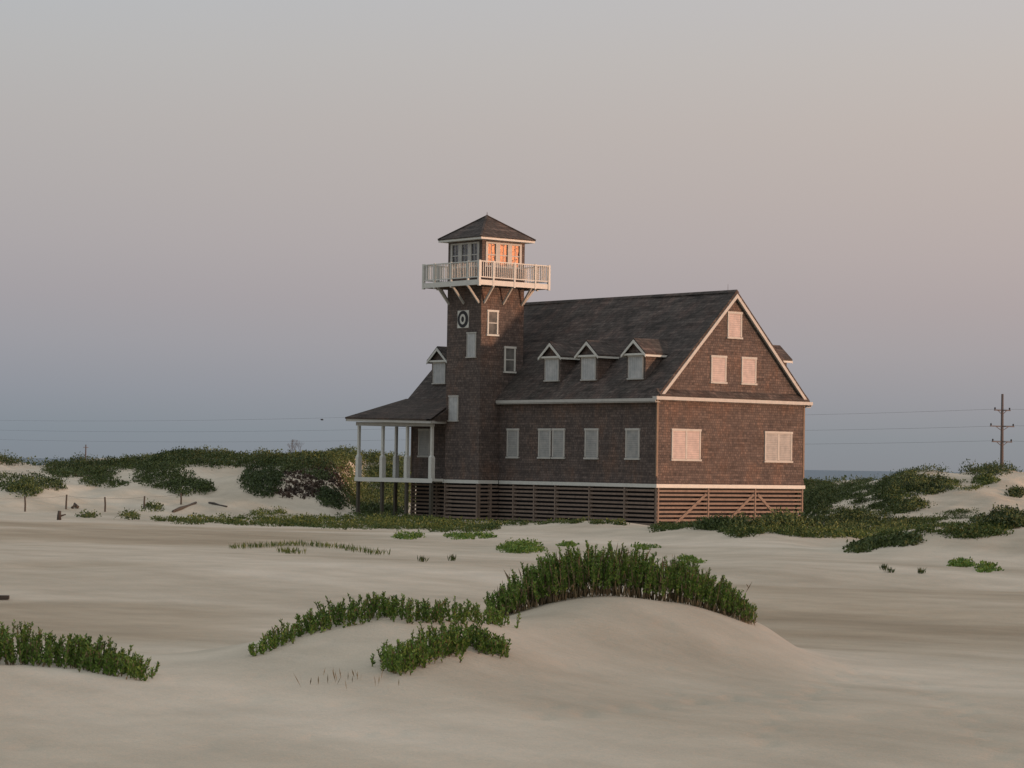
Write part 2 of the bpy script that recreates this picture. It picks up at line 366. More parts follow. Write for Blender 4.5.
def height(x, y):
    """table lookup of the same terrain inside the view, exact outside it"""
    x = np.asarray(x, float); y = np.asarray(y, float)
    dx = x-CX; dy = y-CY; d = dx*F2[0]+dy*F2[1]; l = dx*R2[0]+dy*R2[1]
    # columns are rays at py 480; their lateral slope is nearly l/d
    sl = _SL; c = np.interp(l/np.maximum(d, 1e-3), sl, np.arange(len(sl)))
    T = d/_KD; r = np.where(T < 130, (T-14)/.1, _N1+(T-130)/.25)
    if np.any((c <= 0) | (c >= len(sl)-1) | (r < 0) | (r > len(_T)-2)): return _exact(x, y)
    c0 = np.floor(c).astype(int); r0_ = np.floor(r).astype(int); fc = c-c0; fr = r-r0_
    return (_H[c0,r0_]*(1-fr)+_H[c0,r0_+1]*fr)*(1-fc) + (_H[c0+1,r0_]*(1-fr)+_H[c0+1,r0_+1]*fr)*fc
_N1 = int(np.searchsorted(_T, 129.9999)); _KD = 1.0
_dd = _D0[:,0]*F2[0]+_D0[:,1]*F2[1]; _SL = (_D0[:,0]*R2[0]+_D0[:,1]*R2[1])/_dd; _KD = float(_dd.mean())
def hit(px, py):
    """where the sand lies that the direction (px, py) meets"""
    if px < -158 or px > 1158: return None
    i = (px+160)/2; i0 = int(i); f_ = i-i0
    d = ray(px, py); h = _H[i0]*(1-f_)+_H[i0+1]*f_
    k = int(np.argmax(CZ + _T*d[2] < h))
    if k == 0: return None
    T = float(_T[k]); x, y = CX+T*d[0], CY+T*d[1]
    return Vector((x, y, float(height(x, y)))), T

def make_ground():
    ain = np.radians(np.linspace(-14, 14, 420)); lo = np.radians(np.linspace(-180, -14, 70))[:-1]; hi = np.radians(np.linspace(14, 180, 70))[1:-1]
    A = np.concatenate([lo, ain, hi]); nA = len(A)
    Rr = np.concatenate([[3, 8, 13], np.arange(17, 60, .16), np.arange(60, 135, .35), np.arange(135, 260, .5), np.arange(260, 420, 4), np.geomspace(420, 16000, 24)])
    nR = len(Rr)
    RRg, AAg = np.meshgrid(Rr, A, indexing='ij')
    d = RRg*np.cos(AAg); l = RRg*np.sin(AAg)
    z = height_dl(d, l)
    # footprints and scuffs in the near sand
    rf = np.random.default_rng(21); dents = []
    for (pa, da, pb, db, n_) in ((905,38.5,1010,26.5,22),(860,40,760,27.5,18),(560,29.5,840,35,16)):
        for k in range(n_):
            t_ = k/(n_-1); D_ = da+(db-da)*t_+rf.normal(0,.08); p_ = pa+(pb-pa)*t_; dents.append((D_, (p_-512)/F*D_+(.11 if k % 2 else -.11)+rf.normal(0,.04), .045, .10))
    for k in range(90): D_ = rf.uniform(26, 44); dents.append((D_, rf.uniform(-.19, .2)*D_, rf.uniform(.015, .04), rf.uniform(.06, .16)))
    near = np.nonzero((d > 20) & (d < 46) & (np.abs(l) < 12)); dn, ln_ = d[near], l[near]; acc = np.zeros(len(dn))
    for (D_, L_, h_, s_) in dents:
        q_ = ((dn-D_)/(s_*1.8))**2 + ((ln_-L_)/s_)**2; acc += -h_*np.exp(-.5*q_) + .35*h_*np.exp(-.5*(((dn-D_-s_*2.6)/(s_*1.4))**2 + ((ln_-L_)/(s_*1.3))**2))
    z[near] += acc
    X = CX + F2[0]*d + R2[0]*l; Y = CY + F2[1]*d + R2[1]*l
    V = np.stack([X, Y, z], -1).reshape(-1, 3)
    i, j = np.meshgrid(np.arange(nR-1), np.arange(nA), indexing='ij'); j2 = (j+1) % nA
    Fq = np.stack([i*nA+j, i*nA+j2, (i+1)*nA+j2, (i+1)*nA+j], -1).reshape(-1, 4)[:, ::-1]
    V = np.vstack([V, [[CX, CY, float(height(CX, CY))]]]); c = len(V)-1
    me = bpy.data.meshes.new('ground')
    faces = Fq.tolist() + [[c, k, (k+1) % nA] for k in range(nA)]
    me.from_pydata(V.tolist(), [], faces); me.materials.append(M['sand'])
    bm = bmesh.new(); bm.from_mesh(me); bmesh.ops.recalc_face_normals(bm, faces=bm.faces)
    if sum(f.normal.z for f in list(bm.faces)[:200]) < 0: bmesh.ops.reverse_faces(bm, faces=bm.faces)
    bm.to_mesh(me); bm.free()
    me.polygons.foreach_set('use_smooth', [True]*len(me.polygons))
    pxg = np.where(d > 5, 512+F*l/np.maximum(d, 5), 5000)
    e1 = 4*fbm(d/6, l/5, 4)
    dp = sst(43, 50, d+e1)*(1-sst(72.5, 74, d+.3*e1))*sst(600, 760, pxg+20*e1)*(.85+.5*fbm(d/3, l/6, 3))  # mask of flat zones where the sand colour is darker
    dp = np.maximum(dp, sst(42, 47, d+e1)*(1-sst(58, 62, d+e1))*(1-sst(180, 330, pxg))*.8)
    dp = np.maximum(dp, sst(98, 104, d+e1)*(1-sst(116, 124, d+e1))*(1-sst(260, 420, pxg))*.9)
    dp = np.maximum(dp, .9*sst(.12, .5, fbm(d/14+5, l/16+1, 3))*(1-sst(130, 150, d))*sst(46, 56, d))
    atr = me.attributes.new('darker_sand', 'FLOAT', 'POINT'); vals = np.zeros(len(me.vertices)); vals[:dp.size] = np.clip(dp, 0, 1).ravel()
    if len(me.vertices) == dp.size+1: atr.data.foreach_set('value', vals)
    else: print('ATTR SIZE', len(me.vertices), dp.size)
    o = bpy.data.objects.new('ground', me); col.objects.link(o); tag(o, kind='structure'); return o
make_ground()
sea = MB(); ns = 96
ring = lambda r: [(CX+r*math.cos(2*math.pi*k/ns), CY+r*math.sin(2*math.pi*k/ns), -1.0) for k in range(ns)]
sea.v = ring(380) + ring(17000)
for k in range(ns): sea.f.append([k, ns+k, ns+(k+1) % ns, (k+1) % ns]); sea.m.append(0)
tag(sea.build('sea', M['sea']), kind='structure')

# ------------------------------------------------------------------ the station house
W_, LN, ZT, ZB = 11.45, 22.28, 2.30, 2.10
SL = 1.022; RZ = 13.25; RX = W_/2
roofz = lambda x: RZ - SL*abs(x-RX)
house = empty('lifesaving_station', (W_/2, LN/2, 0), 'brown shingled lifesaving station on a slatted base, with a square lookout tower and porch', 'building')
def hp(mb, name, m, parent=None, **k): return mb.build(name, m, parent or house, **k)

TX0,TX1,TY0,TY1 = -1.5,1.75,13.78,17.02
# hall walls: pentagon prism plus flared foot
w_ = MB()
w_.prism([(0,0,ZT+.4),(W_,0,ZT+.4),(W_,0,roofz(W_)-.22),(RX,0,RZ-.22),(0,0,roofz(0)-.22)], (0,LN,0))
fl = .06
w_.prism([(-fl,-fl,ZT),(W_+fl,-fl,ZT),(W_,0,ZT+.4),(0,0,ZT+.4)], (0,.001,0))
ft = MB()
a = [(-fl,-fl,ZT),(W_+fl,-fl,ZT),(W_+fl,LN+fl,ZT),(-fl,LN+fl,ZT)]; b_ = [(0,0,ZT+.4),(W_,0,ZT+.4),(W_,LN,ZT+.4),(0,LN,ZT+.4)]
ft.v = a+b_
for k in range(4): ft.f.append([k,(k+1)%4,4+(k+1)%4,4+k]); ft.m.append(0)
w2 = MB(); w2.prism([(0,0,ZT+.4),(W_,0,ZT+.4),(W_,0,roofz(W_)-.22),(RX,0,RZ-.22),(0,0,roofz(0)-.22)], (0,LN,0))
n = len(w2.v); w2.v += ft.v; w2.f += [[n+i for i in f] for f in ft.f]; w2.m += [0]*4
wall = hp(w2, 'wall', M['wall'])
# corner boards
for x, y in ((0,0),(W_,0),(0,LN),(W_,LN)):
    sx = -1 if x == 0 else 1; sy = -1 if y == 0 else 1
    c = MB(); c.box(x-.07 if sx<0 else x-.05, x+.05 if sx<0 else x+.07, y-.03 if sy<0 else y-.06, y+.06 if sy<0 else y+.03, ZT+.42, 6.93)
    hp(c, 'corner_board', M['cornerboard'])
# floor trim belt (around hall), tower interrupts the front
def belt(segs, z0, z1, t, name, m):
    for (x0,y0,x1,y1) in segs:
        q = MB()
        if y0 == y1:
            s = -1 if y0 < 5 else 1
            q.box(x0, x1, min(y0, y0+s*t), max(y0, y0+s*t), z0, z1)
        else:
            s = -1 if x0 < 5 else 1
            q.box(min(x0, x0+s*t), max(x0, x0+s*t), y0, y1, z0, z1)
        hp(q, name, m)
belt([(-.10,0,W_+.08,0),(-.10,LN,W_+.08,LN)], ZB, ZT-.003, .10, 'water_table_board', M['white'])
belt([(0,.0,0,13.60),(0,17.2,0,LN),(W_,0,W_,LN)], ZB+.001, ZT-.004, .098, 'water_table_board', M['white'])
fl_ = MB(); fl_.box(.02, W_-.02, .02, LN-.02, ZB-.05, ZT-.02); hp(fl_, 'floor_deck', M['pile'])

# main roof
th = .17; oe = .36; og = .24
ro = MB()
pl = [(-oe,roofz(-oe)),(RX,RZ),(W_+oe,roofz(W_+oe))]
poly = [(x,-og,z) for x,z in pl] + [(W_+oe,-og,roofz(W_+oe)-th),(RX,-og,RZ-th*1.45),(-oe,-og,roofz(-oe)-th)]
nseg = 40; ro.v = []
rngr = random.Random(2)
for k in range(nseg+1):
    y = -og + (LN+2*og)*k/nseg; sag = -.035*math.sin(math.pi*k/nseg*3) - .02*rngr.random() if 0 < k < nseg else 0
    for i, (x, _, z) in enumerate(poly): ro.v.append((x, y, z + (sag if i in (1,) else 0)))
for k in range(nseg):
    for i in range(6):
        j = (i+1) % 6; ro.f.append([k*6+i, k*6+j, (k+1)*6+j, (k+1)*6+i]); ro.m.append(0)
ro.f.append(list(range(6))); ro.m.append(0); ro.f.append([nseg*6+i for i in range(6)]); ro.m.append(0)
roof = hp(ro, 'roof', M['roof'])
rc = MB(); rc.prism([(RX-.16,-og-.01,RZ-.12),(RX,-og-.01,RZ+.05),(RX+.16,-og-.01,RZ-.12)], (0,LN+2*og+.02,0)); hp(rc, 'ridge_cap', M['roof'], roof)
# eave fascia boards
for (x0,x1,y0,y1) in ((-oe-.03,-oe+.01,-og,13.66),(-oe-.03,-oe+.01,17.14,LN+og),(W_+oe-.01,W_+oe+.03,-og,LN+og)):
    q = MB(); q.box(x0,x1,y0,y1,roofz(-oe)-.185,roofz(-oe)-.02); hp(q,'eave_fascia',M['trim'])
for (x0,x1,y0,y1) in ((-oe,.0,-.20,13.66),(-oe,.0,17.14,LN+.2),(W_,W_+oe,-.20,LN+.2)):
    q = MB(); q.box(x0,x1,y0,y1,roofz(-oe)-.24,roofz(-oe)-.205); hp(q,'soffit',M['trim'])
# rake boards on both gables
for y0, s in ((-og,-1),(LN+og,1)):
    for sx in (-1,1):
        q = MB()
        e = lambda dx, dz: (RX + sx*dx, y0, RZ - SL*dx - dz)
        q.prism([e(0,.19),e(W_/2+oe-.28,.19),e(W_/2+oe-.28,.43),e(0,.43)], (0,s*.05,0)); hp(q,'rake_board',M['trim'])
    for sx in (-1,1):
        q = MB(); e = lambda dx, dz, yy: (RX + sx*dx, yy, RZ - SL*dx - dz)
        q.prism([e(0,.25,y0),e(W_/2+oe-.1,.25,y0),e(W_/2+oe-.1,.25,0 if s<0 else LN),e(0,.25,0 if s<0 else LN)], (0,0,-.03)); hp(q,'soffit',M['trim'])
# pent roof strip along the gable foot with trim below
for yy, s in ((0,-1),(LN,1)):
    if s > 0: continue
    q = MB(); q.prism([(-.12,yy,7.55),(-.12,yy+s*.34,7.20),(-.12,yy+s*.34,7.12),(-.12,yy,7.12)], (W_+.24,0,0)); hp(q,'pent_roof',M['roof'])
    q = MB(); q.box(-oe-.035, W_+oe+.035, yy-.34, yy, 6.93, 7.115); hp(q,'gable_trim',M['trim'])

# windows ------------------------------------------------------------
def window(parent, axis, plane, h0, h1, z0, z1, kind='shutter', name='window', double=False, rot=1, panelmat=None, fr=.10, rails=1, mull=False):
    """axis 'x': wall plane x=const facing -x (sign -1) ; 'y': plane y=const facing -y"""
    sgn = -1 if rot > 0 else 1
    h0, h1 = min(h0,h1), max(h0,h1)
    def bx(mb, a0, a1, c0, c1, d0, d1, m=0):
        lo, hi = sorted((plane+sgn*d0, plane+sgn*d1))
        if axis == 'x': mb.box(lo, hi, a0, a1, c0, c1, m)
        else: mb.box(a0, a1, lo, hi, c0, c1, m)
    f = MB()
    bx(f, h0, h0+fr, z0+fr, z1-fr, -.02, .055); bx(f, h1-fr, h1, z0+fr, z1-fr, -.02, .055)
    bx(f, h0-.03, h1+.03, z1-fr, z1+.02, -.02, .075); bx(f, h0-.05, h1+.05, z0-.02, z0+fr*.8, -.02, .095)
    mid = (h0+h1)/2
    if double: bx(f, mid-.06, mid+.06, z0+fr, z1-fr, -.02, .05)
    fo = f.build(name, M['white'] if kind != 'shutter' else M['trim'], parent)
    deep = parent is not house
    par = fo if not deep else None
    def sub(mb, nm, m):
        if par: return mb.build(nm, m, par)
    spans = [(h0+fr, mid-.06), (mid+.06, h1-fr)] if double else [(h0+fr, h1-fr)]
    if kind == 'shutter':
        for s0, s1 in spans:
            p = MB(); bx(p, s0, s1, z0+fr*.8, z1-fr, .005, .035)
            pm = panelmat or M['shutter']
            p.build('shutter', pm, fo if par else parent)
    else:
        p = MB(); bx(p, h0+fr, h1-fr, z0+fr*.8, z1-fr, .004, .015); p.build('pane', M['dimglass'], fo if par else parent)
        g = MB(); zm = (z0+z1)/2
        bx(g, h0+fr, h1-fr, zm-.035, zm+.035, .016, .04)
        if mull: bx(g, mid-.015, mid+.015, z0+fr, zm-.035, .016, .034); bx(g, mid-.015, mid+.015, zm+.035, z1-fr, .016, .034)
        g.build('sash_bar', M['trim'], fo if par else parent)
    return fo
gl = [(1.05,3.25,3.61,5.35,True,M['shuttersunlit']),(8.28,10.48,3.61,5.35,True,M['shutter']),(3.98,5.16,7.98,9.52,False,M['shuttersunlit']),(6.36,7.52,7.98,9.52,False,M['shuttersunlit']),(5.22,6.34,10.54,12.04,False,M['shuttersunlit'])]
for a0,a1,c0,c1,db,pm in gl: window(house,'y',0,a0,a1,c0,c1,double=db,panelmat=pm)
for a0,a1 in ((11.92,13.0),(9.02,10.12),(7.79,8.87),(4.88,6.02),(1.41,2.56),(20.42,21.58)): window(house,'x',0,a0,a1,3.63,5.34)
for a0,a1 in ((2,3.2),(6,7.2),(10,11.2),(14,15.2),(18,19.2)): window(house,'x',W_,a0,a1,3.63,5.34,rot=-1)
for a0,a1 in ((2,3.2),(5.1,6.3),(8.3,9.5)): window(house,'y',LN,a0,a1,3.63,5.34,rot=-1)

# dormers -------------------------------------------------------------
def dormer(yc, side=-1, cheek_lit=False):
    X0 = .62; hw = .78; ze = 9.60; zp = 10.36
    X = lambda x: x if side < 0 else W_-x
    xr = lambda z: RX-(RZ-z)/SL          # x where main roof reaches z (front side)
    d = MB()
    front = [(X(X0),yc-hw,roofz(X0)-.1),(X(X0),yc+hw,roofz(X0)-.1),(X(X0),yc+hw,ze),(X(X0),yc,zp-.10),(X(X0),yc-hw,ze)]
    d.prism(front, ((3.2 if side < 0 else -3.2),0,0))
    # trim the back: geometry sinks into the main roof, which is higher there
    do = hp(d, 'dormer', M['wall'])
    r = MB(); ov = .26; hw2 = 1.03; xf = X0-.22
    for s in (-1,1):
        a_ = (X(xf),yc,zp+.06); b2 = (X(xf),yc+s*hw2,ze-.03); c2 = (X(xr(ze-.03)+.15),yc+s*hw2,ze-.03); d2 = (X(xr(zp+.06)+.15),yc,zp+.06)
        r.prism([a_,b2,c2,d2], (0,0,-.09))
    r.build('dormer_roof', M['roof'], do)
    t = MB()
    for s in (-1,1):
        sgn = -1 if side < 0 else 1
        t.prism([(X(xf),yc,zp-.035),(X(xf),yc+s*(hw2-.01),ze-.12),(X(xf),yc+s*(hw2-.01),ze-.27),(X(xf),yc+s*.0,zp-.22)], (sgn*.04,0,0))
        t.bar((X(xf),yc+s*(hw2-.03),ze-.17),(X(xr(ze-.1)),yc+s*(hw2-.03),ze-.17),.06,.12)
    t.build('dormer_rake_board', M['white'], do)
    t = MB(); lo, hi = sorted((X(X0-.20),X(X0-.0))); t.box(lo,hi,yc-hw-.12,yc+hw+.12,ze-.15,ze-.04); t.build('dormer_cornice', M['white'], do)
    window(do,'x',X(X0-.0),yc-.62,yc+.62,8.12,9.44,rot=1 if side<0 else -1,panelmat=M['shutterlight'],fr=.07)
for yc in (9.75,6.5,2.5,20.42): dormer(yc)
for yc in (1.6,9.75,16.5,20.42): dormer(yc, 1)

# skirt of slats ---------------------------------------------------------
def skirt(p0, p1, nrm, posts, name='slatted_skirt', seed=0):
    q = MB(); rr = random.Random(seed); p0 = Vector((*p0,0)); p1 = Vector((*p1,0)); nv = Vector((*nrm,0))
    z = ZB-.17; k = 0
    while z > -.9:
        o = nv*.02; j = rr.uniform(-.012,.012)
        q.bar(p0+o+Vector((0,0,z+j)), p1+o+Vector((0,0,z-j)), .03, .115); z -= .232; k += 1
    hp(q, name, M['slat'])
    for t in posts:
        c = p0.lerp(p1,t) - nv*.085; g = MB(); g.box(c.x-.08,c.x+.08,c.y-.08,c.y+.08,-1.2,ZB-.002); hp(g,'skirt_post',M['slat'])
        c2 = p0.lerp(p1,t) + nv*.05; g = MB(); g.bar(c2+Vector((0,0,-1)), c2+Vector((0,0,ZB-.01)), .10 , .025, up=tuple(nv)); hp(g,'skirt_batten',M['slat'])
skirt((0,0),(W_,0),(0,-1),[0.008,.34,.66,.992],seed=1)
skirt((0,.16),(0,13.7),(-1,0),[.18,.40,.62,.76,.90],seed=2)
skirt((0,17.1),(0,LN),(-1,0),[.05,.5,.98],seed=3)
skirt((W_,0.16),(W_,LN),(1,0),[.2,.4,.6,.8,.98],seed=4)
skirt((0,LN),(W_,LN),(0,1),[.3,.6],seed=5)
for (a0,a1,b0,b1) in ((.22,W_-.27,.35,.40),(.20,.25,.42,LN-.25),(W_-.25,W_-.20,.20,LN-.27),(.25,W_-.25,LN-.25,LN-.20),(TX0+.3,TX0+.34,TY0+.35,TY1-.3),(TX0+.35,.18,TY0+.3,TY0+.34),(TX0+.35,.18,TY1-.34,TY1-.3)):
    g = MB(); g.box(a0,a1,b0,b1,-1.0,ZB-.06); hp(g,'shade_backing',M['dark'])  # added dark sheets, painting the shade seen between the slats
for x0,x1 in ((.9,3.7),(4.75,7.4),(10.3,7.75)):
    g = MB(); g.bar((x0,-.055,-.25),(x1,-.055,1.75),.03,.15, up=(0,0,1)); hp(g,'diagonal_brace',M['slat'])
for x in np.linspace(1.2,W_-1.2,4):
    for y in np.linspace(2.5,LN-2,6):
        g = MB(); g.box(x-.15,x+.15,y-.15,y+.15,-1.2,ZB-.052); hp(g,'foundation_pile',M['pile'])

# tower -----------------------------------------------------------------
tw = MB(); tw.box(TX0,TX1,TY0,TY1,ZT+.45,13.72)
n = len(tw.v); fz = .07
tw.v += [(TX0-fz,TY0-fz,ZT),(TX1,TY0-fz,ZT),(TX1,TY1+fz,ZT),(TX0-fz,TY1+fz,ZT),(TX0,TY0,ZT+.45),(TX1,TY0,ZT+.45),(TX1,TY1,ZT+.45),(TX0,TY1,ZT+.45)]
for k in (0,2,3): tw.f.append([n+k,n+(k+1)%4,n+4+(k+1)%4,n+4+k]); tw.m.append(0)
tower = hp(tw,'tower',M['wall'])
q = MB(); q.box(TX0-.11,TX0,TY0-.11,TY1+.11,ZB,ZT-.003); q.build('water_table_board',M['white'],tower)
q = MB(); q.box(TX0,-.10,TY0-.11,TY0,ZB,ZT-.003); q.build('water_table_board',M['white'],tower)
skirt((TX0,TY0),(TX0,TY1),(-1,0),[.03,.97],seed=6); skirt((TX0+.03,TY0),(0,TY0),(0,-1),[.6],seed=7)
window(tower,'x',TX0,14.2,15.05,9.52,11.0,panelmat=M['shutterlight'],fr=.05)
window(tower,'x',TX0,15.8,16.68,5.77,7.28,panelmat=M['shutterlight'],fr=.06)
window(tower,'y',TY0,-1.05,-.23,10.82,12.32,kind='glass')
window(tower,'y',TY0,.28,1.13,8.68,10.22,kind='glass')
# round emblem board
em = MB(); em.box(TX0-.04,TX0,14.92,15.98,11.29,12.33); eb = em.build('emblem_board',M['white'],tower)
def disc(r0_, r1_, x, m, nm, th_=.015, seg=40, sy=1.0):
    q = MB(); yc, zc = 15.45, 11.81
    for xx in (x, x-th_):
        for r in (r0_, r1_):
            for k in range(seg): t = 2*math.pi*k/seg; q.v.append((xx, yc+r*math.cos(t)*sy, zc+r*math.sin(t)))
    I = lambda a,b,k: (a*2+b)*seg + k % seg
    for k in range(seg):
        q.f += [[I(1,0,k),I(1,1,k),I(1,1,k+1),I(1,0,k+1)],[I(0,1,k),I(1,1,k),I(1,1,k+1),I(0,1,k+1)],[I(0,0,k),I(1,0,k),I(1,0,k+1),I(0,0,k+1)]]; q.m += [0]*3
    q.build(nm,m,tower)
disc(.0005,.50,TX0-.041,M['black'],'emblem_disc'); disc(.17,.31,TX0-.058,M['white'],'emblem_ring',sy=.85)

# lookout cabin
cb_ = MB(); ct = 16.58; cabx = (TX0,TX1); caby = (TY0,TY1)
cb_.box(TX0,TX1,TY0,TY1,13.99,14.85); cb_.box(TX0,TX1,TY0,TY1,16.36,ct)
cabin = hp(cb_,'lookout_cabin',M['wall'])
for x in (TX0, TX1-.24):
    for y in (TY0, TY1-.24):
        q = MB(); q.box(x,x+.24,y,y+.24,14.85,16.36); q.build('corner_wall',M['wall'],cabin)
def cabwins(axis, plane, h0, h1, rot):
    n_ = 3; wd = (h1-h0)/n_
    for k in range(n_):
        a0 = h0+k*wd+.03; a1 = h0+(k+1)*wd-.03; sgn = -1 if rot>0 else 1; fr = .13
        def bx(mb,a0,a1,c0,c1,d0,d1):
            lo,hi = sorted((plane+sgn*d0,plane+sgn*d1))
            mb.box(lo,hi,a0,a1,c0,c1) if axis=='x' else mb.box(a0,a1,lo,hi,c0,c1)
        f = MB(); z0,z1 = 14.86,16.35
        bx(f,a0-.03,a0+fr,z0,z1,-.08,.04); bx(f,a1-fr,a1+.03,z0,z1,-.08,.04); bx(f,a0+fr,a1-fr,z1-.1,z1,-.08,.038); bx(f,a0+fr,a1-fr,z0,z0+.1,-.08,.038)
        f.build('window',M['trim'],cabin)
        g = MB(); bx(g,a0+fr,a1-fr,z0+.1,z1-.1,-.045,-.03); g.build('pane',M['glass'],cabin)
        g = MB(); zm=(z0+z1)/2; bx(g,a0+fr,a1-fr,zm-.03,zm+.03,-.029,.005)
        m_=(a0+a1)/2; bx(g,m_-.013,m_+.013,z0+.1,zm-.03,-.029,-.005); bx(g,m_-.013,m_+.013,zm+.03,z1-.1,-.029,-.005)
        g.build('sash_bar',M['trim'],cabin)
cabwins('y',TY0,TX0+.26,TX1-.26,1); cabwins('x',TX0,TY0+.26,TY1-.26,1); cabwins('y',TY1,TX0+.26,TX1-.26,-1); cabwins('x',TX1,TY0+.26,TY1-.26,-1)
q = MB(); q.box(TX0+.3,TX1-.3,TY0+.3,TY1-.3,14.0,16.3); q.build('dark_interior',M['dark'],cabin)
# tower roof
oh = .46; ez = 16.62; cx_,cy_ = (TX0+TX1)/2,(TY0+TY1)/2
q = MB(); q.v = [(TX0-oh,TY0-oh,ez),(TX1+oh,TY0-oh,ez),(TX1+oh,TY1+oh,ez),(TX0-oh,TY1+oh,ez),(cx_,cy_,18.08),(TX0-oh,TY0-oh,ez-.05),(TX1+oh,TY0-oh,ez-.05),(TX1+oh,TY1+oh,ez-.05),(TX0-oh,TY1+oh,ez-.05)]
q.f = [[0,1,4],[1,2,4],[2,3,4],[3,0,4],[0,5,6,1],[1,6,7,2],[2,7,8,3],[3,8,5,0],[8,7,6,5]]; q.m=[0]*9
troof = hp(q,'tower_roof',M['roof'])
q = MB()
for x,y in ((TX0-oh,TY0-oh),(TX1+oh,TY0-oh),(TX1+oh,TY1+oh),(TX0-oh,TY1+oh)): q.bar((x,y,ez+.02),(cx_,cy_,18.10),.14,.05)
q.build('hip_cap',M['roof'],troof)
q = MB(); o2=oh-.03; q.box(TX0-o2,TX1+o2,TY0-o2,TY1+o2,ez-.17,ez-.052); q.build('roof_fascia',M['white'],troof)
q = MB(); q.tube([(cx_,cy_,18.0),(cx_,cy_,18.3)],[.03,.012],6); q.build('finial',M['polewood'],troof)
q = MB(); q.tube([(RX,.5,RZ),(RX,.5,RZ+.4)],[.012,.006],6); hp(q,'lightning_rod',M['polewood'])

# balcony
bo = 1.07; bz = 13.98; X0b,X1b,Y0b,Y1b = TX0-bo,TX1+bo,TY0-bo,TY1+bo
q = MB(); q.box(X0b+.05,X1b-.05,Y0b+.05,Y1b-.05,bz-.12,bz); balc = hp(q,'balcony',M['trim'])
q = MB(); q.box(X0b,X1b,Y0b,Y0b+.045,bz-.28,bz+.02); q.box(X0b,X1b,Y1b-.045,Y1b,bz-.28,bz+.02); q.box(X0b,X0b+.045,Y0b+.047,Y1b-.047,bz-.28,bz+.02); q.box(X1b-.045,X1b,Y0b+.047,Y1b-.047,bz-.28,bz+.02)
q.build('fascia_board',M['white'],balc)
q = MB()
for t in np.linspace(0,1,8):
    y = Y0b+.3+(Y1b-Y0b-.6)*t; q.box(X0b+.06,X1b-.06,y-.03,y+.03,bz-.27,bz-.122)
q.build('joists',M['slat'],balc)
posts = {}
fr_ = [0,(bo)/(X1b-X0b),.5,1-(bo)/(X1b-X0b),1]
for i,t in enumerate(fr_):
    for side in range(4):
        if side < 2: x = X0b+.05+(X1b-X0b-.1)*t; y = Y0b+.03 if side==0 else Y1b-.03
        else: y = Y0b+.03+(Y1b-Y0b-.06)*t; x = X0b+.05 if side==2 else X1b-.05
        if side >= 2 and i in (0,4): continue
        hw_ = .075 if i in (0,4) else .055
        q = MB(); q.box(x-hw_,x+hw_,y-hw_,y+hw_,bz-.34,bz+1.16); q.build('railing_post',M['white'],balc)
def rail(a, b):
    a = Vector(a); b = Vector(b); q = MB()
    z = Vector((0,0,1)); q.bar(a+z*1.10,b+z*1.10,.10,.06); q.bar(a+z*.18,b+z*.18,.05,.06)
    n_ = max(2,int((b-a).length/.135))
    for k in range(n_):
        p = a.lerp(b,(k+.5)/n_); q.bar(p+z*.2,p+z*1.07,.038,.038)
    q.build('railing',M['white'],balc)
for i in range(4):
    for y in (Y0b+.03,Y1b-.03): rail((X0b+.05+(X1b-X0b-.1)*fr_[i]+.06,y,bz),(X0b+.05+(X1b-X0b-.1)*fr_[i+1]-.06,y,bz))
    for x in (X0b+.05,X1b-.05): rail((x,Y0b+.03+(Y1b-Y0b-.06)*fr_[i]+.06,bz),(x,Y0b+.03+(Y1b-Y0b-.06)*fr_[i+1]-.06,bz))
for t in (0.06,.5,.94):
    x = TX0+(TX1-TX0)*t; y = TY0+(TY1-TY0)*t
    for a_,b2 in (((x,Y0b+.12,bz-.2),(x,TY0-.02,bz-1.25)),((x,Y1b-.12,bz-.2),(x,TY1+.02,bz-1.25)),((X0b+.12,y,bz-.2),(TX0-.02,y,bz-1.25)),((X1b-.12,y,bz-.2),(TX1+.02,y,bz-1.25))):
        q = MB(); q.bar(a_,b2,.09,.12); q.build('bracket',M['trim'],balc)

# porch ----------------------------------------------------------------
PX = -2.45; PYF = 24.78; PYN = 17.0; pe = .5
q = MB(); q.box(PX,-.15,TY1+.17,LN+.15,ZB+.08,ZT+.02); q.box(PX,W_+.2,LN+.16,PYF,ZB+.08,ZT+.02); pf = hp(q,'porch_floor',M['trim'])
q = MB(); q.box(PX-.04,PX,PYN,PYF,ZB-.02,ZT+.03); q.box(PX-.04,TX0-.16,PYN-.04,PYN-.001,ZB+.08,ZT+.03); q.box(PX-.04,W_+.2,PYF+.001,PYF+.04,ZB-.02,ZT+.03); q.build('floor_fascia',M['white'],pf)
zo = lambda y: 5.86 + .16*(y-16.6)/8.7       # the old eave drops a little towards the tower
def prisect(pts, m, nm, thk=.1, par=None):
    q = MB(); q.prism(pts,(0,0,-thk)); return q.build(nm,m,par or house)
hx, hz = -.30, 7.20
proof = prisect([(PX-pe,16.62,zo(16.62)),(PX-pe,PYF+pe,zo(25.3)),(hx,LN+.30,hz),(hx,17.03,hz),(TX0+.0,17.03,zo(17)+(hz-zo(17))*.55)], M['porchroof'],'porch_roof')
q = MB(); q.prism([(PX-pe,16.62,zo(16.62)),(PX-pe,17.03,zo(17.03)),(TX0,17.03,zo(17)+(hz-zo(17))*.54)],(0,0,-.1))
q.build('roof_return',M['porchroof'],proof)
q = MB(); q.prism([(PX-pe+.1,16.72,zo(16.7)-.12),(TX0-.001,16.72,zo(16.7)-.12),(TX0-.001,16.72,zo(17)+(hz-zo(17))*.5)],(0,.08,0)); q.build('roof_end',M['porchroof'],proof)
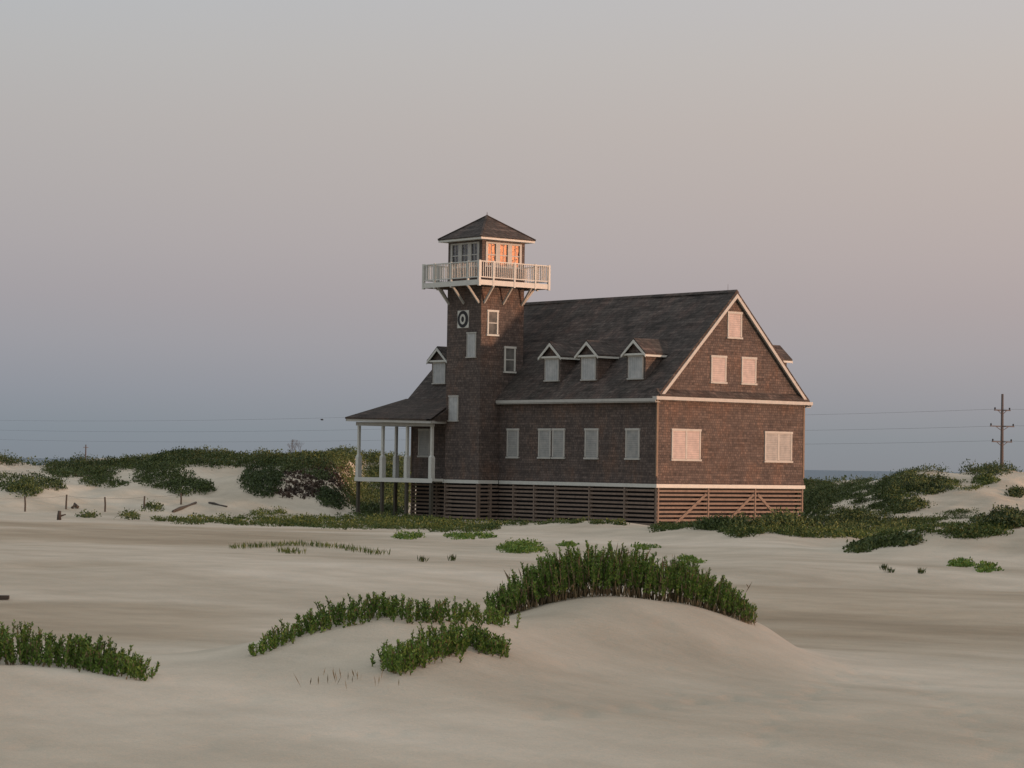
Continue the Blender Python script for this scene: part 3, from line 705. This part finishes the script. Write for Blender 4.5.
prisect([(PX-pe,PYF+pe,zo(25.3)),(W_+.6,PYF+pe,zo(25.3)),(W_+.6,LN+.30,hz),(hx,LN+.30,hz)], M['porchroof'],'roof_slope',par=proof)
q = MB()
q.prism([(PX-pe+.04,16.66,zo(16.66)-.10),(PX-pe+.04,PYF+pe-.04,zo(25.3)-.10),(PX-pe+.04,PYF+pe-.04,zo(25.3)-.25),(PX-pe+.04,16.66,zo(16.66)-.25)],(.04,0,0))
q.box(PX-pe+.04,W_+.5,PYF+pe-.08,PYF+pe-.041,zo(25.3)-.25,zo(25.3)-.10)
q.bar((PX-pe+.1,16.68,zo(16.6)-.17),(TX0-.01,16.95,zo(16.6)-.17),.04,.15)
q.build('eave_board',M['trim'],proof)
q = MB(); q.bar((PX+.05,PYN,5.55),(PX+.05,PYF,5.62),.14,.22); q.bar((PX,PYF-.05,5.62),(W_,PYF-.05,5.62),.14,.22); hp(q,'porch_beam',M['trim'])
def porch_post(x, y):
    zt = 5.5; 
    q = MB(); q.box(x-.14,x+.14,y-.14,y+.14,ZT+.02,ZT+1.3); q.box(x-.078,x+.078,y-.078,y+.078,ZT+1.3,zt)
    n = len(q.v); s0,s1=.14,.078
    q.v += [(x+i*s0,y+j*s0,ZT+1.3) for i,j in ((-1,-1),(1,-1),(1,1),(-1,1))]+[(x+i*s1,y+j*s1,ZT+1.42) for i,j in ((-1,-1),(1,-1),(1,1),(-1,1))]
    for k in range(4): q.f.append([n+k,n+(k+1)%4,n+4+(k+1)%4,n+4+k]); q.m.append(0)
    hp(q,'porch_post',M['white'])
    q = MB(); q.box(x-.09,x+.09,y-.09,y+.09,-1.3,ZB+.075); hp(q,'porch_pile',M['pile'])
for x,y in ((PX+.13,PYF-.15),(PX+.13,22.15),(PX+.13,19.68),(PX+.13,17.25),(.55,PYF-.15),(3.6,PYF-.15),(6.8,PYF-.15),(W_,PYF-.15)): porch_post(x,y)
q = MB(); q.box(1.78,2.4,13.2,13.7,9.0,9.1); 

# ------------------------------------------------------------------ vegetation builders
def leafmesh(name, P, S, Dr, Wd, m, parent=None, extra=None):
    """P: n x 3 base points, Dr: n x 3 direction (length included), Wd: n widths -> one diamond per leaf"""
    P = np.asarray(P); Dr = np.asarray(Dr); Wd = np.asarray(Wd); n = len(P)
    rnd = rng.normal(size=(n,3)); side = np.cross(Dr, rnd); side /= np.linalg.norm(side,axis=1)[:,None]+1e-9
    V = np.stack([P, P+Dr*.5+side*Wd[:,None]*.5, P+Dr, P+Dr*.5-side*Wd[:,None]*.5],1).reshape(-1,3)
    Q = np.arange(4*n).reshape(n,4)
    me = bpy.data.meshes.new(name)
    me.vertices.add(4*n); me.vertices.foreach_set('co',V.ravel()); me.loops.add(4*n); me.loops.foreach_set('vertex_index',Q.ravel())
    me.polygons.add(n); me.polygons.foreach_set('loop_start',np.arange(0,4*n,4)); me.polygons.foreach_set('loop_total',np.full(n,4)); me.update(); me.validate()
    me.materials.append(m); o = bpy.data.objects.new(name,me); col.objects.link(o)
    if parent:
        o.parent = parent; off = Vector((0,0,0)); pm = parent
        while pm: off += pm.location; pm = pm.parent
        o.location = -off
    return o
def blades(name, base, tip, wid, m, parent=None):
    return leafmesh(name, base, None, np.asarray(tip)-np.asarray(base), wid, m, parent)

def stalk_shrub(label, spots, cat='shrub', group=None, lean=(0,0), leafscale=1.0, stem_bare=.25, name='seashore_shrub', dry=.06):
    """spots: list of (x,y,h). Upright leafy stalks."""
    LP=[];LD=[];LW=[];SP=[];SD=[];SW=[];DP=[];DD=[];DW=[]
    spots = list(spots); c = np.mean([(x,y) for x,y,h in spots],0); zc = float(height(c[0],c[1]))
    for x,y,h in spots:
        z = float(height(x,y)); base = np.array([x,y,z-.03])
        away = (np.array([x,y])-c); away = away/(1.2+np.linalg.norm(away)); tilt = rng.normal(0,.17,2)+away*.16; top = base+np.array([tilt[0]*h,tilt[1]*h,h])
        mid = (base+top)/2+np.array([*rng.normal(0,.03,2),0])
        pts = lambda t: (1-t)**2*base+2*t*(1-t)*mid+t*t*top
        for a,b in ((0,.33),(.33,.66),(.66,1)):
            pa,pb = pts(a),pts(b)
            for _ in range(2): SP.append(pa); SD.append(pb-pa); SW.append(.022)
        if rng.random() < dry:
            for k in range(5):
                t=rng.uniform(.2,1); SP.append(pts(t)); v=rng.normal(size=3)*.03+np.array([0,0,.05]); SD.append(v); SW.append(.015)
            continue
        nl = int(h/.55*56)+10; bare = stem_bare*rng.uniform(.4,1.3)
        for k in range(nl):
            t = bare+(1-bare)*((k+rng.random())/nl); p = pts(t); a = rng.uniform(0,2*math.pi)
            el = rng.uniform(.5,1.2); ln = rng.uniform(.042,.075)*leafscale*(1.0-.25*t)
            v = np.array([math.cos(a)*math.cos(el),math.sin(a)*math.cos(el),math.sin(el)])*ln
            LP.append(p); LD.append(v); LW.append(ln*rng.uniform(.34,.5))
    e = empty(name,(c[0],c[1],zc),label,cat,group)
    leafmesh('foliage',LP,None,LD,LW,M['leaf'],e); leafmesh('stems',SP,None,SD,SW,M['stem'],e)
    if DP: leafmesh('dry_stalks',DP,None,DD,DW,M['drygrass'],e)
    return e

def line_spots(ctrl, n, jit_d, hscale=1.0, dist=None):
    """ctrl: (px, base py, height in m) polyline; samples plants standing on the sand there"""
    C_ = np.array(ctrl,float); s=[]
    cum = np.concatenate([[0],np.cumsum(np.abs(np.diff(C_[:,0]))+np.abs(np.diff(C_[:,1])))])
    for k in range(n):
        t = rng.uniform(0,cum[-1]); px = np.interp(t,cum,C_[:,0]); py = np.interp(t,cum,C_[:,1]); h = np.interp(t,cum,C_[:,2])
        if dist: lat_ = (px-512)/F*dist; r = (Vector((CX+F2[0]*dist+R2[0]*lat_, CY+F2[1]*dist+R2[1]*lat_, 0)), dist)
        else: r = hit(px,py)
        if r is None: continue
        p,T = r; dd = rng.uniform(jit_d[0],jit_d[1]); ll = rng.normal(0,.08)
        X_,Y_ = p.x+F2[0]*dd+R2[0]*ll, p.y+F2[1]*dd+R2[1]*ll
        hv = 1+.38*float(vnoise(np.array(X_/.38),np.array(Y_/.38)))
        s.append((X_, Y_, h*rng.uniform(.6,1.08)*hscale*(1+.7*(hv-1))))
    return s
# main clump along the crest of the big mound
main = line_spots([(500,630,.42),(520,624,.66),(545,618,.80),(570,611,.92),(595,604,.98),(625,600,.94),(655,600,.88),(685,604,.82),(712,611,.68),(735,617,.50),(754,623,.26)],1150,(-.7,.6),.84,dist=41.9)
stalk_shrub('long arched thicket of upright leafy stalks crowning the tallest foreground sand mound',main,stem_bare=.42,dry=.28)
lm = line_spots([(258,657,.24),(285,645,.32),(315,634,.36),(345,627,.38),(385,622,.40),(420,624,.36),(455,622,.34),(505,626,.30)],270,(-.1,.6),.84)
stalk_shrub('thin row of leafy stalks along the rim of the low foreground mound',lm,stem_bare=.1,dry=.02)
fm = line_spots([(386,668,.30),(402,674,.40),(425,664,.46),(445,656,.42),(465,650,.36),(504,656,.26)],250,(-.25,.5),.86)
stalk_shrub('compact dark green shrub on the front slope of the low mound, below the thin row',fm,stem_bare=.12,dry=.02)
lb = line_spots([(-70,664,.42),(0,665,.44),(30,667,.42),(65,668,.42),(90,672,.36),(120,678,.30),(143,682,.18)],340,(-.1,.8))
stalk_shrub('dense leafy shrub cut by the left edge of the photo, foreground',lb,stem_bare=.15,dry=.03)

# dry grass wisps
def wisps(label, pts, n, h, m, name='grass_tuft', spread=.25, group=None, wid=.012):
    for (px,py) in pts:
        r = hit(px,py)
        if not r: continue
        p,T=r; B=[];Tt=[];W=[]
        for k in range(n):
            a=rng.normal(0,spread,2); x,y=p.x+a[0],p.y+a[1]; z=float(height(x,y)); B.append((x,y,z-.01)); hh=h*rng.uniform(.5,1.1)
            Tt.append((x+rng.normal(0,.28)*hh,y+rng.normal(0,.28)*hh,z+hh)); W.append(wid*rng.uniform(.7,1.6))
        o = leafmesh(name,np.array(B)-np.array([p.x,p.y,p.z]),None,np.array(Tt)-np.array(B),W,m); o.location=p
        tag(o,label,'grass tuft',group)
wisps('sparse dry tan grass wisps on bare sand in front of the low foreground mound',[(330,683),(362,686),(345,680)],9,.16,M['stem'],group='dry wisps before the low mound')

# leafy clumps of background scrub --------------------------------------
def scrub(name, label, cat, kind, ells, n, hgt, rad, m, leaf=(.08,.18), per=26, group=None, gap=None, seed=0, twigs=False):
    """ells: (px,py,rx,ry) areas as seen; clumps stand on the terrain there"""
    ar = np.array([e[2]*e[3] for e in ells],float); ar/=ar.sum(); P=[];D=[];Wd=[];ctr=[]; TP=[];TD=[];TW=[]
    for k in range(n):
        e = ells[rng.choice(len(ells),p=ar)]; a = rng.uniform(0,2*math.pi); r = math.sqrt(rng.random())
        px,py = e[0]+e[2]*r*math.cos(a), e[1]+e[3]*r*math.sin(a)
        q = hit(px,py)
        if q is None: continue
        p,T = q
        if T > 320 or (-1 < p.x < W_+1 and -1 < p.y < LN+1): continue
        hvv = float(vnoise(np.array(p.x/2.3+11), np.array(p.y/2.3)))+.4*float(vnoise(np.array(p.x/.7), np.array(p.y/.7)))
        if gap is not None and hvv < gap: continue
        ctr.append(p); R_ = rad*rng.uniform(.5,1.35); H_ = hgt*rng.uniform(.45,1.15)*(1+.9*hvv)
        u = rng.normal(size=(per,3)); u/=np.linalg.norm(u,axis=1)[:,None]; u[:,2]=np.abs(u[:,2])
        rr = rng.uniform(.45,1.0,per)[:,None]; off = u*rr*np.array([R_,R_,H_])
        zz = height(p.x+off[:,0],p.y+off[:,1])
        pos = np.stack([p.x+off[:,0],p.y+off[:,1],zz+off[:,2]*.95],1)
        ln = rng.uniform(*leaf,per)[:,None]; dr = (u*.6+rng.normal(0,.5,(per,3))+np.array([0,0,.45])); dr/=np.linalg.norm(dr,axis=1)[:,None]
        P.append(pos-dr*ln*.5); D.append(dr*ln); Wd.append(ln[:,0]*rng.uniform(.4,.75,per))
        if twigs:
            for _ in range(3):
                b=np.array([p.x,p.y,p.z]); v=rng.normal(0,.35,3); v[2]=abs(v[2])+.5; TP.append(b); TD.append(v*H_*1.2); TW.append(.02)
    if not ctr: return None
    c = np.mean([tuple(v) for v in ctr],0); zc=float(height(c[0],c[1]))
    if kind == 'stuff':
        o = leafmesh(name,np.vstack(P),None,np.vstack(D),np.concatenate(Wd),m); o['kind']='stuff'; o['label']=label; o['category']=cat; return o
    e = empty(name,(c[0],c[1],zc),label,cat,group)
    leafmesh('foliage',np.vstack(P),None,np.vstack(D),np.concatenate(Wd),m,e)
    st = MB(); rs = random.Random(seed+n)
    for k in range(min(7,len(ctr))):
        p = ctr[k*len(ctr)//min(7,len(ctr))]; st.tube([(p.x,p.y,p.z-.1),(p.x+rs.uniform(-.1,.1),p.y+rs.uniform(-.1,.1),p.z+hgt*.3)],[.02,.008],5)
    st.build('stem',M['twig'],e)
    return e
# left dune
scrub('dune_scrub','dark evergreen scrub matting the crest of the dune left of the porch','scrub','stuff',
      [(150,453,40,6),(230,450,60,8),(300,451,50,9),(350,452,40,10),(400,465,30,25),(230,460,90,7),(310,462,50,7),(150,465,32,7),(380,495,34,25),(120,462,16,5),(95,470,24,6),(60,474,14,4)],2900,.6,.75,M['scrub'],leaf=(.08,.19),per=44)
scrub('dune_scrub','dark thicket tops scattered along the far left skyline','scrub','stuff',[(40,462,45,4),(80,466,30,4),(-30,462,40,4),(200,447,45,2),(290,446,60,2)],420,.75,.9,M['scrubdark'],per=34)
scrub('dune_scrub','low green ground cover between the sand flat and the left dune','ground cover','stuff',
      [(200,521,48,4),(280,522,60,5),(350,523,60,7),(410,524,45,6),(460,527,40,6),(270,516,20,4)],1200,.30,.5,M['scrubbright'],per=34,leaf=(.06,.15),gap=-.16)
for i,(ell,lab,nn_,mt) in enumerate([
   ([(14,484,24,8),(26,490,16,7)],'rounded green shrub patch on the sandy slope at the left edge',150,'scrub'),
   ([(52,486,15,5)],'small dark shrub right of the patch at the left edge',50,'scrubdark'),
   ([(62,470,18,5)],'shrub on the sandy shoulder below the far left skyline',80,'scrub'),
   ([(96,479,16,8)],'straggly shrub spilling down the sand between two left dunes',90,'scrub'),
   ([(165,478,30,11),(190,489,24,8)],'wide green shrub draped over the sandy slope left of the dark round bush',280,'scrub'),
   ([(262,482,19,16)],'dark round bush standing on the sandy face of the left dune',240,'scrubdark'),
   ([(300,470,18,5),(322,476,14,5)],'low shrub on top of the eroded sandy bank left of the porch',90,'scrub'),
   ([(332,500,12,8)],'ragged shrub at the foot of the eroded bank beside the porch',110,'scrubdark'),
   ([(152,510,9,3)],'tiny tuft of green on the sand flat beside the driftwood log',18,'scrub'),
   ([(130,518,8,3)],'small flat shrub on the sand flat right of the wire fence',16,'scrub'),
   ([(88,517,7,1.5)],'flat scruffy green patch on sand just right of the stump',14,'scrub'),
   ([(37,477,9,3),(118,486,10,3)],'two small green scraps on the sandy slopes below the left skyline',26,'scrub')]):
    scrub('dune_shrub',lab,'shrub','thing',ell,nn_,.5,.45,M[mt],group='shrubs on the dunes left of the house',seed=i,per=28)
# twiggy debris on the eroded bank
scrub('dead_brush','reddish brown dead brush clinging to the eroded bank left of the porch','brush','stuff',[(305,478,30,12),(332,470,18,10),(300,492,28,7),(340,488,10,12),(90,476,14,4)],230,.2,.4,M['twig'],leaf=(.1,.3),per=16)
# right dune
scrub('dune_scrub','green scrub covering the low ground right of the gable end','scrub','stuff',
      [(835,484,38,12),(840,505,42,12),(870,492,28,18),(905,484,22,8),(900,508,30,6),(815,500,18,24),(860,524,50,9),(790,524,24,5),(730,528,40,3),(825,478,26,4)],3000,.5,.6,M['scrub'],per=38,leaf=(.07,.17),gap=-.2)
scrub('dune_scrub','dark thicket on the skyline of the right dune','scrub','stuff',[(925,469,34,4),(895,472,24,5),(965,470,24,3),(985,473,20,4),(1015,470,14,2)],520,.7,.8,M['scrubdark'],per=30)
scrub('dune_scrub','mottled low ground cover at the foot of the right dune','ground cover','stuff',
      [(900,525,60,5),(960,523,60,5),(1010,528,34,6),(930,512,45,3),(870,533,34,6),(905,534,30,5),(965,535,26,4),(1010,536,24,4),(900,500,20,6),(960,486,24,5)],1700,.3,.45,M['scrubbright'],per=30,leaf=(.06,.14),gap=-.12)
scrub('dune_scrub','low green growth hugging the slatted base of the house','ground cover','stuff',
      [(520,523,30,2.5),(610,524,20,2),(700,528,48,3.5),(760,531,50,3.5),(820,534,40,4),(570,522,20,2),(665,531,12,4),(742,535,14,3)],800,.24,.3,M['scrubbright'],per=26,leaf=(.05,.13),gap=-.18)
for i,(ell,lab,nn_,mt,hh) in enumerate([
   ([(927,487,24,9)],'broad dark shrub on the upper face of the right dune',200,'scrubdark',.55),
   ([(1008,521,18,8),(985,524,12,5)],'dark bushy shrub at the right edge below the sandy face',190,'scrubdark',.6),
   ([(985,481,12,4)],'yellow green shrub near the foot of the utility pole',60,'scrubbright',.4),
   ([(1018,494,8,4)],'small dark shrub on the bright sand at the right edge',35,'scrubdark',.4),
   ([(862,549,10,4),(880,545,14,3)],'scruffy shrub in the dip left of the right sand hummock',70,'scrub',.3),
   ([(905,541,12,5)],'shrub leaning over the left shoulder of the right sand hummock',60,'scrub',.32),
   ([(962,565,11,3)],'low oval green clump on the right sand hummock',30,'leaf',.2),
   ([(988,569,7,4)],'small round green clump on the right sand hummock, right of the oval one',24,'leaf',.25),
   ([(520,549,22,5)],'low spreading green clump on open sand in front of the tower base',110,'leaf',.3),
   ([(455,537,10,3),(474,537,20,2.5)],'flat green clump on sand below the tower, right of the porch piles',60,'leaf',.2),
   ([(408,537,13,3)],'small green clump on sand just in front of the porch piles',34,'leaf',.22),
   ([(568,545,9,2)],'tiny green clump right of the low spreading one',16,'leaf',.16),
   ([(646,548,12,2)],'faint green clump just behind the top of the tallest mound',14,'leaf',.16),
   ([(692,561,12,3)],'sprawling little plant on sand right of the tallest mound top',16,'leaf',.2)]):
    scrub('dune_shrub',lab,'shrub','thing',ell,nn_,hh,.28 if mt=='leaf' else .42,M[mt],group='shrubs scattered on the sand around the house',seed=40+i,per=26,leaf=(.06,.13) if mt=='leaf' else (.09,.2))
# pale yellow-green row on the sand in front of the porch, each tuft a thing
row = [(238,549),(250,548),(262,548),(274,547),(288,546),(302,546),(314,547),(327,548),(340,549),(352,551),(366,553),(378,555),(294,554),(285,553)]
wisps('pale yellow green tuft in the broken row across the sand below the porch',row,46,.26,M['yellowgrass'],spread=.22,group='pale tufts in a row on the sand',wid=.03)
wisps('tiny lone sprig on open sand below the porch, right of the pale tufts',[(422,562),(452,561)],40,.22,M['scrub'],spread=.05,group='lone sprigs on open sand',wid=.025)
wisps('tiny dark sprig at the foot of the right sand hummock',[(884,570),(890,573),(921,574)],40,.2,M['scrub'],spread=.05,group='dark sprigs on the right hummock',wid=.025)
# bare shrub on the skyline
def bare_bush(px,py,h,label):
    for k_ in range(30):
        if hit(px,py+k_*.5): break
    p,T = hit(px,py+k_*.5); q = MB(); rs=random.Random(5)
    def grow(a,d,l,r,lev):
        b = a+d*l; q.tube([a,b],[r,r*.6],4)
        if lev>0:
            for _ in range(3):
                v = (d+Vector((rs.uniform(-.6,.6),rs.uniform(-.6,.6),rs.uniform(0,.5)))).normalized(); grow(b,v,l*.66,r*.6,lev-1)
    for _ in range(10): grow(p+Vector((rs.uniform(-.5,.5),rs.uniform(-.5,.5),-.1)),Vector((rs.uniform(-.15,.15),rs.uniform(-.15,.15),1)).normalized(),h*.34*rs.uniform(.5,1.2),.014,3)
    for i,v in enumerate(q.v): q.v[i]=(v[0]-p.x,v[1]-p.y,v[2]-p.z)
    o = q.build('bare_shrub',M['twig']); o.location = p; tag(o,label,'shrub')
bare_bush(293,448,1.5,'leafless grey shrub poking above the left dune skyline')

# ------------------------------------------------------------------ fence, driftwood, poles, wires, bird
def gz(x,y): return float(height(x,y))
fp = [(-14,512),(25,512),(66,510),(105,512),(144,508),(181,505)]
labs = ['thin weathered fence post at the left frame edge','thin weathered fence post, leftmost in the photo','thin weathered fence post standing behind the stump','thin weathered fence post right of the stump','short faint fence post left of the driftwood log','short faint fence post beside the driftwood log']
tops=[]
for i,(a_,b2) in enumerate(fp):
    p,T = hit(a_,b2); hh = .88 if i<4 else .7; e = MB()
    e.tube([(0,0,-.2),(.01,0,hh*.5),(.03*(-1)**i,0,hh)],[.06,.055,.05],7); o = e.build('fence_post',M['fencewood']); o.location=p
    if i: tag(o,labs[i],'fence post','posts of the wire fence on the left sand')
    else: tag(o,labs[i],'fence post','posts of the wire fence on the left sand')
    tops.append(p+Vector((0,0,hh*.92)))
wv = MB()
for a_,b2 in zip(tops,tops[1:]):
    P_=[a_.lerp(b2,t)+Vector((0,0,-.06*math.sin(math.pi*t))) for t in (0,.25,.5,.75,1)]; wv.tube(P_,[.006]*5,4)
tag(wv.build('fence_wire',M['polewood']),'thin sagging wire strung along the tops of the left fence posts','wire')
def log(name,px0,py0,px1,py1,r,label,cat='log',lift=0):
    a_,_=hit(px0,py0); b2,_=hit(px1,py1); q=MB()
    P_=[a_.lerp(b2,t)+Vector((0,0,r*.5+lift*t+.03*math.sin(7*t))) for t in (0,.3,.6,1)]
    q.tube([v-a_ for v in P_],[r*.8,r,r*.95,r*.6],9); o=q.build(name,M['fencewood'],smooth=True); o.location=a_; tag(o,label,cat)
log('driftwood_log',173,513,196,504,.11,'grey driftwood log lying slanted on the sand at the foot of the left dune')
log('driftwood_log',209,504,227,508,.07,'thin dark driftwood branch on the sand right of the slanted log')
p,_=hit(59,520); q=MB(); q.tube([(0,0,-.1),(0,0,.25),(.03,.02,.48)],[.13,.11,.09],9); q.tube([(.05,0,.2),(.35,-.1,.3)],[.06,.03],6); o=q.build('tree_stump',M['fencewood'],smooth=True); o.location=p; tag(o,'short dark stump on the sand between two fence posts','stump')
p,_=hit(75,509); q=MB(); q.tube([(-.2,0,.05),(.0,.05,.22),(.25,0,.08)],[.1,.16,.08],8); o=q.build('driftwood_chunk',M['fencewood'],smooth=True); o.location=p; tag(o,'small dark driftwood chunk on the sand behind the stump','driftwood')
# plank at the left edge
a_,_=hit(9,600); b2,_=hit(-40,600); q=MB(); d_=(b2-a_); q.bar((0,0,.06),tuple(d_+Vector((0,0,.06))),.22,.09); o=q.build('timber_plank',M['fencewood'],bevel=.01); o.location=a_; tag(o,'dark timber plank end lying on the sand at the left edge','plank')

def at(lat,dep,z=0): return Vector((CX+F2[0]*dep+R2[0]*lat, CY+F2[1]*dep+R2[1]*lat, z))
dirv = (at(85.6-174.7,672)-at(85.6,450)); dirv.z=0; dirv.normalize(); perp = Vector((-dirv.y,dirv.x,0))
PT = [0-.85,0,.575,1.45,2.3]
arms_z = [14.05,11.25,8.55]; polelab = ['','tall wooden utility pole with three crossarms on the skyline at the right','wooden utility pole standing behind the lookout tower','','']
wirepts = [[] for _ in range(3)]
for i,t in enumerate(PT):
    lat,dep = 85.6-174.7*t, 450+222*t; g = at(lat,dep); base = -1.2
    for k in range(3): wirepts[k].append(g+perp*(1.9 if k != 1 else -1.9)+Vector((0,0,arms_z[k]+.16)))
    if i not in (1,2): continue
    e = empty('utility_pole',(g.x,g.y,base),polelab[i],'utility pole','utility poles carrying the power line')
    q=MB(); q.tube([(g.x,g.y,base),(g.x,g.y,8),(g.x,g.y,16.9)],[.34,.28,.2],10); q.build('pole',M['polewood'],e,smooth=True)
    for k,z in enumerate(arms_z):
        hw_=[2.1,3.1,2.6][k]; q=MB(); c=Vector((g.x,g.y,z))
        q.bar(c-perp*hw_-dirv*.0,c+perp*hw_,.17,.17)
        q.bar(c-dirv*.9,c+dirv*1.1,.16,.16)
        q.bar(c-perp*hw_*.6+Vector((0,0,.05)),c-Vector((0,0,.8)),.08,.08); q.bar(c+perp*hw_*.6+Vector((0,0,.05)),c-Vector((0,0,.8)),.08,.08)
        ar=q.build('crossarm',M['polewood'],e)
        for s in (-1,1):
            q=MB(); cc=c+perp*s*(hw_-.2); q.tube([cc+Vector((0,0,.1)),cc+Vector((0,0,.35)),cc+Vector((0,0,.5))],[.10,.16,.08],8); q.build('insulator',M['black'],ar)
for k in range(3):
    q=MB()
    for a_,b2 in zip(wirepts[k],wirepts[k][1:]):
        q.tube([a_.lerp(b2,t)+Vector((0,0,-4*.9*t*(1-t))) for t in np.linspace(0,1,15)],[.017]*15,5)
    tag(q.build('power_line',M['polewood']),['topmost of the three power lines running along the skyline','middle one of the three power lines along the skyline','lowest of the three power lines along the skyline'][k],'power line','power lines along the skyline')
# tiny far pole
g=at((87-512)/F*1500,1500); q=MB(); q.tube([(0,0,-3),(0,0,11.2)],[.5,.32],7); q.bar((-1.6,0,9.6),(1.6,0,9.6),.3,.3); o=q.build('utility_pole',M['polewood']); o.location=(g.x,g.y,0); tag(o,'tiny distant utility pole on the left horizon','utility pole')
# far tree belt / land on the horizon
ht=MB(); rs=random.Random(9)
P=[];D=[];Wd=[]
for k in range(5200):
    px=rng.uniform(-700,1700); dep=rng.uniform(300,560); lat=(px-512)/F*dep; g=at(lat,dep); z=float(_exact(g.x,g.y)) if (px<-150 or px>1150 or dep>325) else float(height(g.x,g.y))
    hv=.9+1.2*float(vnoise(np.array(px/35),np.array(dep/25)))
    if hv < .45: continue
    for _ in range(7):
        hh=rng.uniform(0,.9)*hv; o_=rng.normal(0,.7,2); P.append((g.x+o_[0],g.y+o_[1],z+hh)); v=rng.normal(0,.16,3); v[2]=abs(v[2])+.12; D.append(v); Wd.append(rng.uniform(.12,.3))
o=leafmesh('far_scrub',P,None,D,Wd,M['scrubdark']); o['kind']='stuff'; o['label']='far-off dark scrub along the horizon'; o['category']='scrub'
# bird
d=ray(322,420); T=150; p=Vector((CX+d[0]*T,CY+d[1]*T,CZ+d[2]*T)); q=MB()
q.tube([(-.16,0,0),(-.08,0,.01),(.02,0,.01),(.12,0,.03),(.17,0,.03)],[.01,.045,.055,.035,.008],8)
for s in (-1,1): q.prism([(.07,s*.03,.02),(-.07,s*.03,.02),(-.10,s*.22,.10),(-.06,s*.38,.05),(.03,s*.22,.11)],(0,0,.012))
q.prism([(-.15,.02,0),(-.15,-.02,0),(-.26,-.05,0),(-.26,.05,0)],(0,0,.01))
o=q.build('bird',M['black'],smooth=False); o.location=p; o.rotation_euler=(0,.1,AZ-math.pi/2+.3); o.scale=(.6,.6,.6); tag(o,'tiny dark bird flying low in the sky left of the porch roof','bird')
